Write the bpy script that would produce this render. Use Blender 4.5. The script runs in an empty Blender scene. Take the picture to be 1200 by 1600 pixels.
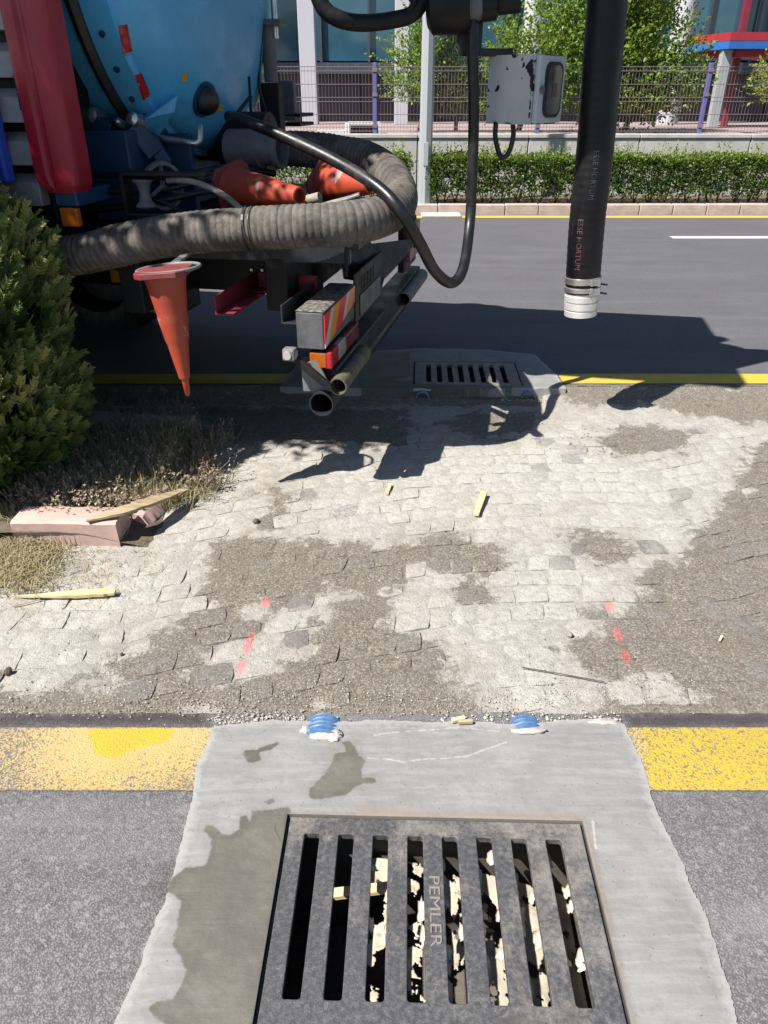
import bpy, bmesh, math, random
import numpy as np
from mathutils import Vector, Matrix, noise as mnoise

random.seed(7); np.random.seed(7)
scene = bpy.context.scene
COL = scene.collection
R = math.radians

# ------------------------------------------------------------------ camera, sky, sun, exposure
F_PX, CAM_H = 1155.0, 1.55
PITCH = math.atan2(650.0, F_PX)
cam_data = bpy.data.cameras.new('camera')
cam = bpy.data.objects.new('camera', cam_data); COL.objects.link(cam)
cam.location = (0, 0, CAM_H)
cam.rotation_euler = (math.pi / 2 - PITCH, 0, 0)
cam_data.sensor_fit = 'VERTICAL'; cam_data.sensor_height = 36.0
cam_data.lens = F_PX / 1600.0 * 36.0
cam_data.clip_start = 0.05; cam_data.clip_end = 2000.0
scene.camera = cam

SUN_D = Vector((0.64, 0.40, -1.0)).normalized()
world = bpy.data.worlds.new('World'); scene.world = world; world.use_nodes = True
wn = world.node_tree.nodes; wl = world.node_tree.links; wn.clear()
sky = wn.new('ShaderNodeTexSky'); sky.sky_type = 'NISHITA'; sky.sun_disc = False
sky.sun_elevation = math.asin(-SUN_D.z); sky.sun_rotation = math.atan2(-SUN_D.x, -SUN_D.y) % (2 * math.pi)
sky.air_density = 1.0; sky.dust_density = 0.6; sky.ozone_density = 1.5
bg = wn.new('ShaderNodeBackground'); bg.inputs['Strength'].default_value = 0.052
wo = wn.new('ShaderNodeOutputWorld')
wl.new(sky.outputs[0], bg.inputs['Color']); wl.new(bg.outputs[0], wo.inputs['Surface'])
sun_data = bpy.data.lights.new('sun', 'SUN'); sun_data.energy = 4.6; sun_data.angle = R(0.5); sun_data.color = (1.0, 0.945, 0.87)
sun = bpy.data.objects.new('sun', sun_data); COL.objects.link(sun)
sun.rotation_euler = SUN_D.to_track_quat('-Z', 'Y').to_euler(); sun.location = (-6, -4, 10)

scene.view_settings.view_transform = 'Standard'; scene.view_settings.look = 'None'
scene.view_settings.gamma = 1.0; scene.view_settings.use_curve_mapping = False
scene.view_settings.exposure = 1.40
scene.render.engine = 'CYCLES'
scene.cycles.max_bounces = 6; scene.cycles.transparent_max_bounces = 8

# ------------------------------------------------------------------ survey: points of the place from the photograph
CP, SP = math.cos(PITCH), math.sin(PITCH)
def ray(px, py):
    a, b = (px - 600) / F_PX, (800 - py) / F_PX
    return Vector((a, b * SP + CP, b * CP - SP))
def G(px, py, z=0.0):
    d = ray(px, py); t = (z - CAM_H) / d.z
    return Vector((d.x * t, d.y * t, z))
def PY(px, py, y):
    d = ray(px, py); t = y / d.y
    return Vector((d.x * t, y, CAM_H + d.z * t))
def proj(p):
    x, y, z = p[0], p[1], p[2] - CAM_H
    zc = y * CP - z * SP
    return 600 + F_PX * x / zc, 800 - F_PX * (y * SP + z * CP) / zc, zc

# ------------------------------------------------------------------ material helpers
class T:
    def __init__(self, name):
        self.m = bpy.data.materials.new(name); self.m.use_nodes = True
        self.n = self.m.node_tree.nodes; self.l = self.m.node_tree.links
        self.p = self.n['Principled BSDF']
    def put(self, sock, v):
        if v is None: return
        if hasattr(v, 'is_output') or isinstance(v, bpy.types.NodeSocket): self.l.new(v, sock)
        elif isinstance(v, tuple) and sock.type == 'RGBA' and len(v) == 3: sock.default_value = (*v, 1)
        else: sock.default_value = v
    def node(self, typ, props=None, ins=None):
        nd = self.n.new(typ)
        for k, v in (props or {}).items(): setattr(nd, k, v)
        for k, v in (ins or {}).items(): self.put(nd.inputs[k], v)
        return nd
    def pos(self): return self.node('ShaderNodeNewGeometry').outputs['Position']
    def obj(self): return self.node('ShaderNodeTexCoord').outputs['Object']
    def noise(self, scale, detail=4, rough=0.6, vec=None, dist=0.0):
        return self.node('ShaderNodeTexNoise', None, {'Scale': scale, 'Detail': float(detail), 'Roughness': rough, 'Distortion': dist, 'Vector': vec}).outputs['Fac']
    def voro(self, scale, vec=None, out='Distance', feature='F1'):
        return self.node('ShaderNodeTexVoronoi', {'feature': feature}, {'Scale': scale, 'Vector': vec}).outputs[out]
    def attr(self, name, out='Fac'): return self.node('ShaderNodeAttribute', {'attribute_name': name}).outputs[out]
    def math(self, op, a, b=0.0, c=None, clamp=False):
        nd = self.node('ShaderNodeMath', {'operation': op, 'use_clamp': clamp}, {0: a, 1: b})
        if c is not None: self.put(nd.inputs[2], c)
        return nd.outputs[0]
    def rng(self, v, a, b, c=0.0, d=1.0, smooth=True):
        return self.node('ShaderNodeMapRange', {'interpolation_type': 'SMOOTHSTEP' if smooth else 'LINEAR'}, {0: v, 1: a, 2: b, 3: c, 4: d}).outputs[0]
    def mix(self, f, a, b, blend='MIX'):
        nd = self.node('ShaderNodeMix', {'data_type': 'RGBA', 'blend_type': blend})
        self.put(nd.inputs[0], f); self.put(nd.inputs[6], a); self.put(nd.inputs[7], b)
        return nd.outputs[2]
    def scale(self, vec, s):
        return self.node('ShaderNodeVectorMath', {'operation': 'MULTIPLY'}, {0: vec, 1: s}).outputs[0]
    def bump(self, h, strength=0.5, dist=0.01, normal=None):
        nd = self.node('ShaderNodeBump', None, {'Height': h, 'Strength': strength, 'Distance': dist})
        if normal is not None: self.put(nd.inputs['Normal'], normal)
        return nd.outputs[0]
    def done(self, color=None, rough=None, metal=None, normal=None, spec=None, **kw):
        P = self.p.inputs
        self.put(P['Base Color'], color); self.put(P['Roughness'], rough); self.put(P['Metallic'], metal)
        self.put(P['Normal'], normal); self.put(P['Specular IOR Level'], spec)
        for k, v in kw.items(): self.put(P[k], v)
        return self.m

def paint(name, col, rough=0.45, dirt=0.35, dirtcol=(0.09, 0.08, 0.07), scale=9.0, metal=0.0, spec=0.5, bumpy=0.15, coat=0.0):
    """a painted or plain surface with grime, streaks and a little unevenness"""
    t = T(name); c = t.obj()
    n1 = t.noise(scale, 6, 0.65, c); n2 = t.noise(scale * 9, 3, 0.6, c)
    n3 = t.noise(scale * 0.35, 2, 0.5, t.scale(c, (1.0, 1.0, 0.25)))
    f = t.math('MULTIPLY', t.rng(t.math('ADD', n1, t.math('MULTIPLY', n3, 0.4)), 0.55, 0.95), dirt)
    col1 = t.mix(f, col, dirtcol)
    col2 = t.mix(t.math('MULTIPLY', t.rng(n2, 0.52, 0.8), dirt * 0.6), col1, dirtcol)
    ro = t.rng(n1, 0.25, 0.8, max(0.05, rough - 0.12), min(1, rough + 0.2))
    return t.done(col2, ro, metal, t.bump(t.math('ADD', n1, t.math('MULTIPLY', n2, 0.3)), bumpy, 0.004), spec, **({'Coat Weight': coat} if coat else {}))

# ------------------------------------------------------------------ mesh helpers
class MB:
    def __init__(self): self.v = []; self.f = []; self.mi = []; self.cur = 0
    def add(self, vs, fs):
        o = len(self.v); self.v += [tuple(p) for p in vs]
        for f in fs: self.f.append(tuple(o + i for i in f)); self.mi.append(self.cur)
        return o
    def box(self, c, s, M=None):
        hx, hy, hz = s[0] / 2, s[1] / 2, s[2] / 2
        vs = [Vector((x, y, z)) for x in (-hx, hx) for y in (-hy, hy) for z in (-hz, hz)]
        if M is not None: vs = [M @ p for p in vs]
        self.add([Vector(c) + p for p in vs], [(0, 1, 3, 2), (4, 6, 7, 5), (0, 4, 5, 1), (2, 3, 7, 6), (0, 2, 6, 4), (1, 5, 7, 3)])
        return self
    def prism(self, poly, ext):
        """poly: list of 3D points, extruded by vector ext"""
        n = len(poly); ext = Vector(ext)
        vs = [Vector(p) for p in poly] + [Vector(p) + ext for p in poly]
        fs = [tuple(range(n - 1, -1, -1)), tuple(range(n, 2 * n))] + [(i, (i + 1) % n, n + (i + 1) % n, n + i) for i in range(n)]
        self.add(vs, fs); return self
    def bar(self, a, b, w, h, up=(0, 0, 1)):
        a, b = Vector(a), Vector(b); d = (b - a); L = d.length; d.normalize()
        s = d.cross(Vector(up))
        if s.length < 1e-4: s = d.cross(Vector((1, 0, 0)))
        s.normalize(); u = s.cross(d).normalized()
        M = Matrix((d, s, u)).transposed()
        return self.box((a + b) / 2, (L, w, h), M)
    def tube(self, path, r, n=12, caps=True, hollow=0.0):
        P = [Vector(p) for p in path]; m = len(P)
        rr = r if isinstance(r, (list, tuple, np.ndarray)) else [r] * m
        tang = [(P[min(i + 1, m - 1)] - P[max(i - 1, 0)]).normalized() for i in range(m)]
        ref = Vector((0, 0, 1)) if abs(tang[0].z) < 0.9 else Vector((1, 0, 0))
        u = (ref - tang[0] * ref.dot(tang[0])).normalized()
        vs = []
        for i in range(m):
            u = (u - tang[i] * u.dot(tang[i])).normalized(); w = tang[i].cross(u)
            for k in range(n):
                a = 2 * math.pi * k / n
                vs.append(P[i] + (u * math.cos(a) + w * math.sin(a)) * rr[i])
        fs = [(i * n + k, i * n + (k + 1) % n, (i + 1) * n + (k + 1) % n, (i + 1) * n + k) for i in range(m - 1) for k in range(n)]
        if caps and not hollow: fs += [tuple(range(n - 1, -1, -1)), tuple(range((m - 1) * n, m * n))]
        self.add(vs, fs)
        if hollow:
            o = len(self.v)
            vi = []
            for i in range(m):
                for k in range(n):
                    q = vs[i * n + k]; vi.append(P[i] + (q - P[i]) * (1 - hollow))
            fi = [(i * n + k, (i + 1) * n + k, (i + 1) * n + (k + 1) % n, i * n + (k + 1) % n) for i in range(m - 1) for k in range(n)]
            self.add(vi, fi)
            b = o - len(vs)
            for base in (0, (m - 1) * n):
                for k in range(n):
                    k2 = (k + 1) % n
                    q = (b + base + k, b + base + k2, o + base + k2, o + base + k)
                    self.f.append(q if base else q[::-1]); self.mi.append(self.cur)
        return self
    def lathe(self, prof, origin, axis, n=32, cap0=True, cap1=True):
        """prof: (distance along axis, radius)"""
        o = Vector(origin); ax = Vector(axis).normalized()
        ref = Vector((0, 0, 1)) if abs(ax.z) < 0.9 else Vector((1, 0, 0))
        u = (ref - ax * ref.dot(ax)).normalized(); w = ax.cross(u)
        vs = [o + ax * h + (u * math.cos(2 * math.pi * k / n) + w * math.sin(2 * math.pi * k / n)) * r for h, r in prof for k in range(n)]
        m = len(prof)
        fs = [(i * n + k, i * n + (k + 1) % n, (i + 1) * n + (k + 1) % n, (i + 1) * n + k) for i in range(m - 1) for k in range(n)]
        if cap0: fs.append(tuple(range(n - 1, -1, -1)))
        if cap1: fs.append(tuple(range((m - 1) * n, m * n)))
        self.add(vs, fs); return self

def spline(pts, step=0.02):
    """Catmull-Rom through pts, resampled"""
    P = [Vector(p) for p in pts]; P = [P[0] * 2 - P[1]] + P + [P[-1] * 2 - P[-2]]
    raw = []
    for i in range(1, len(P) - 2):
        for k in range(24):
            t = k / 24
            a, b, c, d = P[i - 1], P[i], P[i + 1], P[i + 2]
            raw.append(0.5 * ((2 * b) + (c - a) * t + (2 * a - 5 * b + 4 * c - d) * t * t + (3 * b - a - 3 * c + d) * t ** 3))
    raw.append(P[-2])
    out = [raw[0]]; acc = 0.0
    for a, b in zip(raw, raw[1:]):
        L = (b - a).length
        while acc + L >= step:
            q = (step - acc) / L; a = a.lerp(b, q); out.append(a.copy()); L = (b - a).length; acc = 0.0
        acc += L
    out.append(raw[-1])
    return out

def make(name, mb, mats, parent=None, smooth=None, bevel=0.0, seg=2, attrs=None, origin=None):
    """one mesh object from an MB in world coordinates; a child is baked into its parent's frame"""
    me = bpy.data.meshes.new(name)
    vs = mb.v
    M = WORLD_OF.get(parent.name, Matrix.Identity(4)) if parent is not None else Matrix.Identity(4)
    inv = M.inverted()
    if parent is not None:
        vs = [inv @ Vector(p) for p in vs]
    a = np.array([tuple(p) for p in vs], dtype=float)
    if origin is None:
        origin = (0, 0, 0) if parent is not None else ((a[:, 0].min() + a[:, 0].max()) / 2, (a[:, 1].min() + a[:, 1].max()) / 2, a[:, 2].min())
    elif parent is not None: origin = inv @ Vector(origin)
    origin = Vector(origin)
    a = a - np.array(origin)
    me.from_pydata(a.tolist(), [], mb.f)
    for m in (mats if isinstance(mats, (list, tuple)) else [mats]): me.materials.append(m)
    if isinstance(mats, (list, tuple)) and len(mats) > 1: me.polygons.foreach_set('material_index', mb.mi)
    for k, arr in (attrs or {}).items():
        at = me.attributes.new(k, 'FLOAT', 'POINT'); at.data.foreach_set('value', np.asarray(arr, dtype=np.float32))
    if smooth is not None:
        me.polygons.foreach_set('use_smooth', [True] * len(me.polygons))
        if smooth < 180: me.set_sharp_from_angle(angle=R(smooth))
    me.update()
    o = bpy.data.objects.new(name, me); COL.objects.link(o)
    o.location = origin
    if parent is not None: o.parent = parent
    if bevel:
        b = o.modifiers.new('bevel', 'BEVEL'); b.width = bevel; b.segments = seg; b.limit_method = 'ANGLE'; b.angle_limit = R(35)
    WORLD_OF[o.name] = M @ Matrix.Translation(origin)
    return o
WORLD_OF = {}
def tag(o, label, cat, group=None):
    o['label'] = label; o['category'] = cat
    if group: o['group'] = group
    return o
def struct(o, kind='structure'): o['kind'] = kind; return o
def thing(name, loc, label, cat, group=None, rotz=0.0):
    o = bpy.data.objects.new(name, None); COL.objects.link(o); o.empty_display_size = 0.2
    o.location = loc; o.rotation_euler = (0, 0, rotz)
    WORLD_OF[o.name] = Matrix.Translation(Vector(loc)) @ Matrix.Rotation(rotz, 4, 'Z')
    return tag(o, label, cat, group)
def text_mesh(body, size, extrude=0.0):
    c = bpy.data.curves.new('text_source', 'FONT'); c.body = body; c.size = size; c.extrude = extrude
    c.align_x = 'CENTER'; c.align_y = 'CENTER'; c.resolution_u = 3
    o = bpy.data.objects.new('text_source', c); COL.objects.link(o)
    dg = bpy.context.evaluated_depsgraph_get(); dg.update()
    me = bpy.data.meshes.new_from_object(o.evaluated_get(dg))
    vs = [v.co.copy() for v in me.vertices]; fs = [tuple(p.vertices) for p in me.polygons]
    bpy.data.objects.remove(o); bpy.data.curves.remove(c); bpy.data.meshes.remove(me)
    return vs, fs
def sdf(P, poly):
    """signed distance (m, positive inside) of points P (n,2) to polygon"""
    P = np.asarray(P, float); poly = np.asarray(poly, float)
    d = np.full(len(P), 1e9); ins = np.zeros(len(P), bool)
    for a, b in zip(poly, np.roll(poly, -1, axis=0)):
        e = b - a; w = P - a
        t = np.clip((w @ e) / max(e @ e, 1e-12), 0, 1)
        d = np.minimum(d, np.linalg.norm(w - t[:, None] * e, axis=1))
        c = (a[1] > P[:, 1]) != (b[1] > P[:, 1])
        xi = a[0] + (P[:, 1] - a[1]) * (b[0] - a[0]) / (b[1] - a[1] if abs(b[1] - a[1]) > 1e-12 else 1e-12)
        ins ^= c & (P[:, 0] < xi)
    return np.where(ins, d, -d)
def gpoly(pts, z=0.0): return [tuple(G(x, y, z))[:2] for x, y in pts]
def line_d(P, pts):
    P = np.asarray(P, float); d = np.full(len(P), 1e9)
    for a, b in zip(pts, pts[1:]):
        a = np.array(a); e = np.array(b) - a; w = P - a
        t = np.clip((w @ e) / max(e @ e, 1e-12), 0, 1)
        d = np.minimum(d, np.linalg.norm(w - t[:, None] * e, axis=1))
    return d
def fbm(x, y, s, seed=0.0, octs=3):
    v = 0; a = 0.5
    for k in range(octs):
        v += a * mnoise.noise(Vector((x * s, y * s, seed))); s *= 2.1; a *= 0.5
    return v

# ------------------------------------------------------------------ materials
def m_asphalt(name, dark, light, grain=210, yellow=None, wear=None, worn=0.5):
    t = T(name); c = t.pos()
    v = t.voro(grain, c); v2 = t.voro(grain * 0.42, c); n = t.noise(grain * 0.9, 5, 0.75, c); big = t.noise(1.6, 5, 0.6, c); mid = t.noise(14, 5, 0.7, c)
    st = t.noise(3.0, 5, 0.65, t.scale(c, (0.12, 1.0, 1.0)))
    fine = t.noise(grain * 1.6, 3, 0.75, c)
    g = t.math('ADD', t.math('MULTIPLY', v, 0.60), t.math('ADD', t.math('MULTIPLY', v2, 0.10), t.math('ADD', t.math('MULTIPLY', n, 0.22), t.math('MULTIPLY', fine, 0.48))))
    mean = tuple((a + b) / 2 for a, b in zip(dark, light))
    col = t.mix(t.rng(g, 0.40, 0.82), light, dark)
    col = t.mix(0.10, col, mean)
    stone = t.voro(grain * 0.42, c, 'Color')
    col = t.mix(t.rng(t.node('ShaderNodeSeparateColor', None, {0: stone}).outputs[0], 0.90, 0.95, 0.0, 0.30), col, tuple(x * 1.25 for x in light))
    col = t.mix(t.rng(t.node('ShaderNodeSeparateColor', None, {0: stone}).outputs[1], 0.86, 0.92, 0.0, 0.4), col, tuple(x * 0.6 for x in dark))
    col = t.mix(t.math('MULTIPLY', t.rng(big, 0.35, 0.7), 0.35), col, tuple(x * 0.78 for x in dark))
    col = t.mix(t.math('MULTIPLY', t.rng(st, 0.48, 0.70), 0.35), col, tuple(x * 1.12 for x in light))
    col = t.mix(t.math('MULTIPLY', t.rng(mid, 0.5, 0.75), 0.16), col, tuple(x * 1.1 for x in light))
    h = t.math('SUBTRACT', 1.0, g)
    if yellow:
        y1, y2 = yellow
        ycol = t.mix(t.rng(t.math('ADD', t.attr('fresh'), t.math('MULTIPLY', t.math('SUBTRACT', mid, 0.5), 0.05)), -0.008, 0.008), y1, y2)
        ycol = t.mix(t.math('MULTIPLY', t.rng(t.noise(3, 4, 0.6, c), 0.42, 0.7), 0.5), ycol, tuple(x * 0.8 for x in y2))
        f = t.rng(t.math('SUBTRACT', t.math('ADD', t.math('ADD', t.math('MULTIPLY', g, 0.55), t.math('MULTIPLY', t.noise(75, 5, 0.75, c), 0.6)), t.math('MULTIPLY', t.math('SUBTRACT', big, 0.5), 0.25)), t.math('SUBTRACT', t.math('MULTIPLY', t.attr('fresh'), 1.2), t.attr('thin'))), worn, worn + 0.22, 1.0, 0.0)
        ragged = t.rng(t.math('ADD', t.attr('edge'), t.math('MULTIPLY', t.math('SUBTRACT', t.noise(60, 4, 0.7, c), 0.5), 0.025)), -0.002, 0.006)
        col = t.mix(t.math('MULTIPLY', f, ragged), col, ycol)
    if wear:
        col = t.mix(t.rng(t.math('ADD', t.attr('wear'), t.math('MULTIPLY', t.math('SUBTRACT', t.noise(25, 6, 0.7, c), 0.5), 0.10)), -0.03, 0.05), col, t.mix(t.rng(g, 0.3, 0.9), tuple(x * 1.6 for x in wear), wear))
    return t.done(col, 0.85, 0, t.bump(h, 0.75, 0.004), 0.3)
M_ROAD_NEAR = m_asphalt('asphalt_worn', (0.074, 0.073, 0.077), (0.198, 0.196, 0.200), 225, wear=(0.036, 0.032, 0.032))
M_ROAD_FAR = m_asphalt('asphalt_smooth', (0.070, 0.070, 0.077), (0.105, 0.105, 0.112), 240)
M_YELLOW_NEAR = m_asphalt('yellow_road_paint_worn', (0.10, 0.09, 0.085), (0.2, 0.19, 0.18), 200, yellow=((0.36, 0.265, 0.115), (0.36, 0.262, 0.030)), worn=0.75)
M_YELLOW_FAR = paint('yellow_road_paint', (0.38, 0.285, 0.02), 0.7, 0.4, (0.2, 0.17, 0.09), 7)
M_WHITE_LINE = paint('white_road_paint', (0.40, 0.40, 0.42), 0.7, 0.3, (0.2, 0.2, 0.2), 7)

PINK = [G(*p) for p in ((415, 942), (391, 996), (388, 1010), (378, 1040), (952, 945), (966, 990), (978, 1024))]
def m_dusty(name, stone):
    """granite stones and their sand bed: pale dry dust, brown damp dirt, grey stone rubbed clean"""
    t = T(name); c = t.pos()
    n1 = t.noise(9, 7, 0.68, c, 0.3); n2 = t.noise(38, 5, 0.65, c); n3 = t.noise(260, 3, 0.7, c); sp = t.voro(330, c)
    damp = t.math('ADD', t.math('ADD', t.attr('damp'), t.math('MULTIPLY', t.math('SUBTRACT', n1, 0.5), 0.34)), t.math('MULTIPLY', t.math('SUBTRACT', n2, 0.5), 0.13))
    if stone: damp = t.math('ADD', damp, t.math('MULTIPLY', t.math('SUBTRACT', t.attr('tone'), 0.5), 0.13))
    damp = t.math('ADD', damp, t.math('MULTIPLY', t.math('SUBTRACT', t.noise(150, 4, 0.8, c), 0.5), 0.13))
    dm = t.rng(damp, -0.022, 0.022)
    soft = t.rng(damp, -0.25, 0.08)
    pale = t.mix(t.rng(n2, 0.35, 0.7), (0.385, 0.370, 0.340), (0.300, 0.285, 0.258))
    mott = t.noise(3.2, 6, 0.7, c, 0.6)
    pale = t.mix(t.rng(mott, 0.46, 0.68, 0.0, 0.55), pale, (0.265, 0.246, 0.214))
    pale = t.mix(t.math('MULTIPLY', soft, 0.36), pale, (0.20, 0.182, 0.157))
    pale = t.mix(t.math('MULTIPLY', t.rng(n3, 0.5, 0.72), 0.40), pale, (0.12, 0.108, 0.094))
    brown = t.mix(t.rng(n2, 0.35, 0.7), (0.108, 0.093, 0.074), (0.158, 0.142, 0.118))
    gr = t.noise(130, 4, 0.8, c)
    brown = t.mix(t.rng(gr, 0.50, 0.62, 0.0, 0.75), brown, (0.30, 0.282, 0.25))
    brown = t.mix(t.rng(gr, 0.45, 0.36, 0.0, 0.6), brown, (0.06, 0.053, 0.045))
    pale = t.mix(t.rng(gr, 0.44, 0.34, 0.0, 0.45), pale, (0.16, 0.147, 0.128))
    if stone:
        tone = t.attr('tone')
        grey = t.mix(t.rng(n3, 0.4, 0.62), (0.185, 0.182, 0.172), (0.075, 0.073, 0.069))
        clean = t.rng(t.math('ADD', tone, t.math('MULTIPLY', t.math('SUBTRACT', n2, 0.5), 1.6)), 0.55, 1.05, 0.0, 0.65)
        brown = t.mix(clean, brown, grey)
        brown = t.mix(t.rng(gr, 0.53, 0.63, 0.0, 0.45), brown, (0.30, 0.285, 0.255))
        pale = t.mix(t.math('MULTIPLY', t.rng(t.math('ADD', tone, t.math('MULTIPLY', n2, 0.3)), 0.95, 1.1), 0.5), pale, grey)
    col = t.mix(dm, pale, brown)
    col = t.mix(t.rng(t.math('ADD', sp, t.math('MULTIPLY', n3, 0.3)), 0.26, 0.34, 0.42, 0.0), col, (0.40, 0.37, 0.32))
    col = t.mix(t.rng(t.noise(420, 2, 0.5, c), 0.62, 0.72, 0.0, 0.6), col, (0.075, 0.067, 0.058))
    col = t.mix(t.rng(t.noise(95, 4, 0.75, c), 0.57, 0.74, 0.0, 0.36), col, (0.13, 0.115, 0.098))
    if not stone:
        col = t.mix(0.16, col, (0.10, 0.088, 0.073))
    pk = None
    for p in PINK:
        d = t.node('ShaderNodeVectorMath', {'operation': 'DISTANCE'}, {0: t.scale(c, (1.0, 0.45, 0.0)), 1: (p.x, p.y * 0.45, 0)}).outputs['Value']
        pk = d if pk is None else t.math('MINIMUM', pk, d)
    pf = t.rng(t.math('ADD', pk, t.math('MULTIPLY', t.math('SUBTRACT', n2, 0.5), 0.05)), 0.004, 0.022, 0.45, 0.0)
    col = t.mix(pf, col, (0.55, 0.06, 0.10))
    h = t.math('ADD', t.math('MULTIPLY', n2, 0.7), t.math('ADD', t.math('MULTIPLY', n3, 0.35), t.math('ADD', t.math('MULTIPLY', n1, 0.5), t.math('MULTIPLY', t.noise(110, 4, 0.75, c), 0.6))))
    return t.done(col, 0.9, 0, t.bump(h, 0.95, 0.010), 0.25)
M_COBBLE = m_dusty('dusty_granite', True)
M_BED = m_dusty('sand_and_dirt', False)

def m_concrete(name, base, dark, stain=False):
    t = T(name); c = t.pos()
    n1 = t.noise(5, 6, 0.6, c); n2 = t.noise(60, 4, 0.6, c); st = t.noise(10, 4, 0.6, t.scale(c, (0.7, 5.0, 1.0))); n3 = t.noise(300, 2, 0.6, c)
    col = t.mix(t.rng(n1, 0.3, 0.7), base, dark)
    col = t.mix(t.math('MULTIPLY', t.rng(st, 0.42, 0.68), 0.45), col, tuple(x * 1.22 for x in base))
    col = t.mix(t.math('MULTIPLY', t.rng(n2, 0.56, 0.75), 0.30), col, tuple(x * 0.7 for x in dark))
    col = t.mix(t.rng(n3, 0.70, 0.76, 0.0, 0.5), col, tuple(x * 0.5 for x in dark))
    rough = 0.8
    pits = t.voro(95, c)
    pv = t.node('ShaderNodeSeparateColor', None, {0: t.voro(95, c, 'Color')}).outputs[0]
    pit_ = t.math('MULTIPLY', t.rng(pits, 0.12, 0.20, 1.0, 0.0), t.math('GREATER_THAN', pv, 0.90))
    if stain:
        col = t.mix(t.rng(t.noise(17, 8, 0.75, c, 0.5), 0.50, 0.66, 0.0, 0.55), col, tuple(x * 0.78 for x in base))
        col = t.mix(t.rng(t.noise(7, 6, 0.7, t.scale(c, (0.5, 2.2, 1.0)), 0.8), 0.54, 0.68, 0.0, 0.45), col, tuple(x * 1.35 for x in base))
        col = t.mix(t.math('MULTIPLY', pit_, 0.75), col, (0.05, 0.05, 0.045))
        rim = t.attr('rim')
        col = t.mix(t.rng(t.math('ADD', rim, t.math('MULTIPLY', t.math('SUBTRACT', n2, 0.5), 0.06)), 0.0, 0.035, 0.55, 0.0), col, tuple(x * 1.5 for x in base))
        col = t.mix(t.rng(t.math('ADD', t.attr('inner'), t.math('MULTIPLY', t.math('SUBTRACT', n2, 0.5), 0.04)), 0.002, 0.022, 0.55, 0.0), col, (0.12, 0.105, 0.09))
        s = t.math('ADD', t.attr('damp'), t.math('MULTIPLY', t.math('SUBTRACT', t.noise(45, 3, 0.5, c), 0.5), 0.016))
        sm = t.rng(s, -0.003, 0.004)
        halo = t.rng(s, -0.025, 0.0, 0.0, 0.22)
        col = t.mix(halo, col, tuple(x * 0.6 for x in base))
        wet = t.mix(t.rng(n1, 0.3, 0.75), (0.076, 0.075, 0.064), (0.102, 0.099, 0.085))
        wet = t.mix(t.math('MULTIPLY', t.rng(n2, 0.5, 0.8), 0.35), wet, (0.06, 0.057, 0.05))
        wet = t.mix(t.rng(s, 0.0, 0.03, 0.35, 0.0), wet, (0.055, 0.053, 0.045))
        wet = t.mix(t.rng(t.noise(9, 6, 0.7, c), 0.48, 0.68, 0.0, 0.5), wet, (0.135, 0.132, 0.118))
        col = t.mix(sm, col, wet)
        col = t.mix(t.rng(t.math('ADD', t.attr('soil'), t.math('MULTIPLY', t.math('SUBTRACT', n2, 0.5), 0.05)), -0.02, 0.015), col, (0.17, 0.145, 0.125))
        wl_ = t.math('ADD', t.attr('light'), t.math('ADD', t.math('MULTIPLY', t.math('SUBTRACT', n2, 0.5), 0.012), t.rng(n1, 0.52, 0.66, 0.0, 0.0012)))
        col = t.mix(t.rng(wl_, 0.0010, 0.0038, 0.5, 0.0), col, (0.33, 0.32, 0.30))
        ck = t.math('ADD', t.attr('crack'), t.math('MULTIPLY', t.math('SUBTRACT', n2, 0.5), 0.006))
        col = t.mix(t.rng(ck, 0.0004, 0.0022, 0.8, 0.0), col, (0.05, 0.048, 0.045))
        rough = t.math('SUBTRACT', 0.82, t.math('MULTIPLY', sm, 0.22))
    h = t.math('ADD', t.math('MULTIPLY', st, 0.7), t.math('ADD', t.math('MULTIPLY', n2, 0.5), t.math('MULTIPLY', n3, 0.15)))
    return t.done(col, rough, 0, t.bump(h, 0.35, 0.006), 0.3)
M_PAD = m_concrete('trowelled_concrete', (0.178, 0.178, 0.175), (0.145, 0.145, 0.142), True)
M_WALL = m_concrete('wall_concrete', (0.36, 0.35, 0.33), (0.30, 0.29, 0.275))
M_PIT = m_concrete('pit_concrete', (0.11, 0.10, 0.085), (0.05, 0.045, 0.038))
def m_iron():
    t = T('cast_iron_dusty'); c = t.pos()
    n1 = t.noise(7, 6, 0.65, c); n2 = t.noise(90, 5, 0.7, c); n3 = t.noise(320, 3, 0.7, c)
    col = t.mix(t.rng(n2, 0.35, 0.7), (0.042, 0.043, 0.047), (0.085, 0.087, 0.092))
    col = t.mix(t.math('MULTIPLY', t.rng(t.math('ADD', n1, t.math('ADD', t.math('MULTIPLY', n2, 0.35), t.attr('dust'))), 0.62, 1.0), 0.75), col, (0.225, 0.208, 0.188))
    col = t.mix(t.rng(t.math('ADD', n3, t.math('MULTIPLY', n1, 0.3)), 0.84, 0.90, 0.0, 0.8), col, (0.5, 0.49, 0.48))
    col = t.mix(t.rng(t.noise(4.5, 6, 0.7, c, 1.0), 0.52, 0.66, 0.0, 0.5), col, (0.045, 0.042, 0.042))
    col = t.mix(t.rng(t.noise(6.5, 7, 0.75, t.scale(c, (2.0, 0.8, 1.0)), 0.6), 0.55, 0.70, 0.0, 0.6), col, (0.20, 0.175, 0.15))
    col = t.mix(t.rng(t.noise(16, 6, 0.8, c, 0.8), 0.58, 0.70, 0.0, 0.45), col, (0.21, 0.21, 0.21))
    return t.done(col, 0.62, 0.25, t.bump(t.math('ADD', t.math('MULTIPLY', n2, 0.7), n3), 0.45, 0.003), 0.4)
M_IRON = m_iron()
M_BLACK_GAP = paint('black_iron_frame', (0.02, 0.02, 0.02), 0.7, 0.3)
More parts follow.
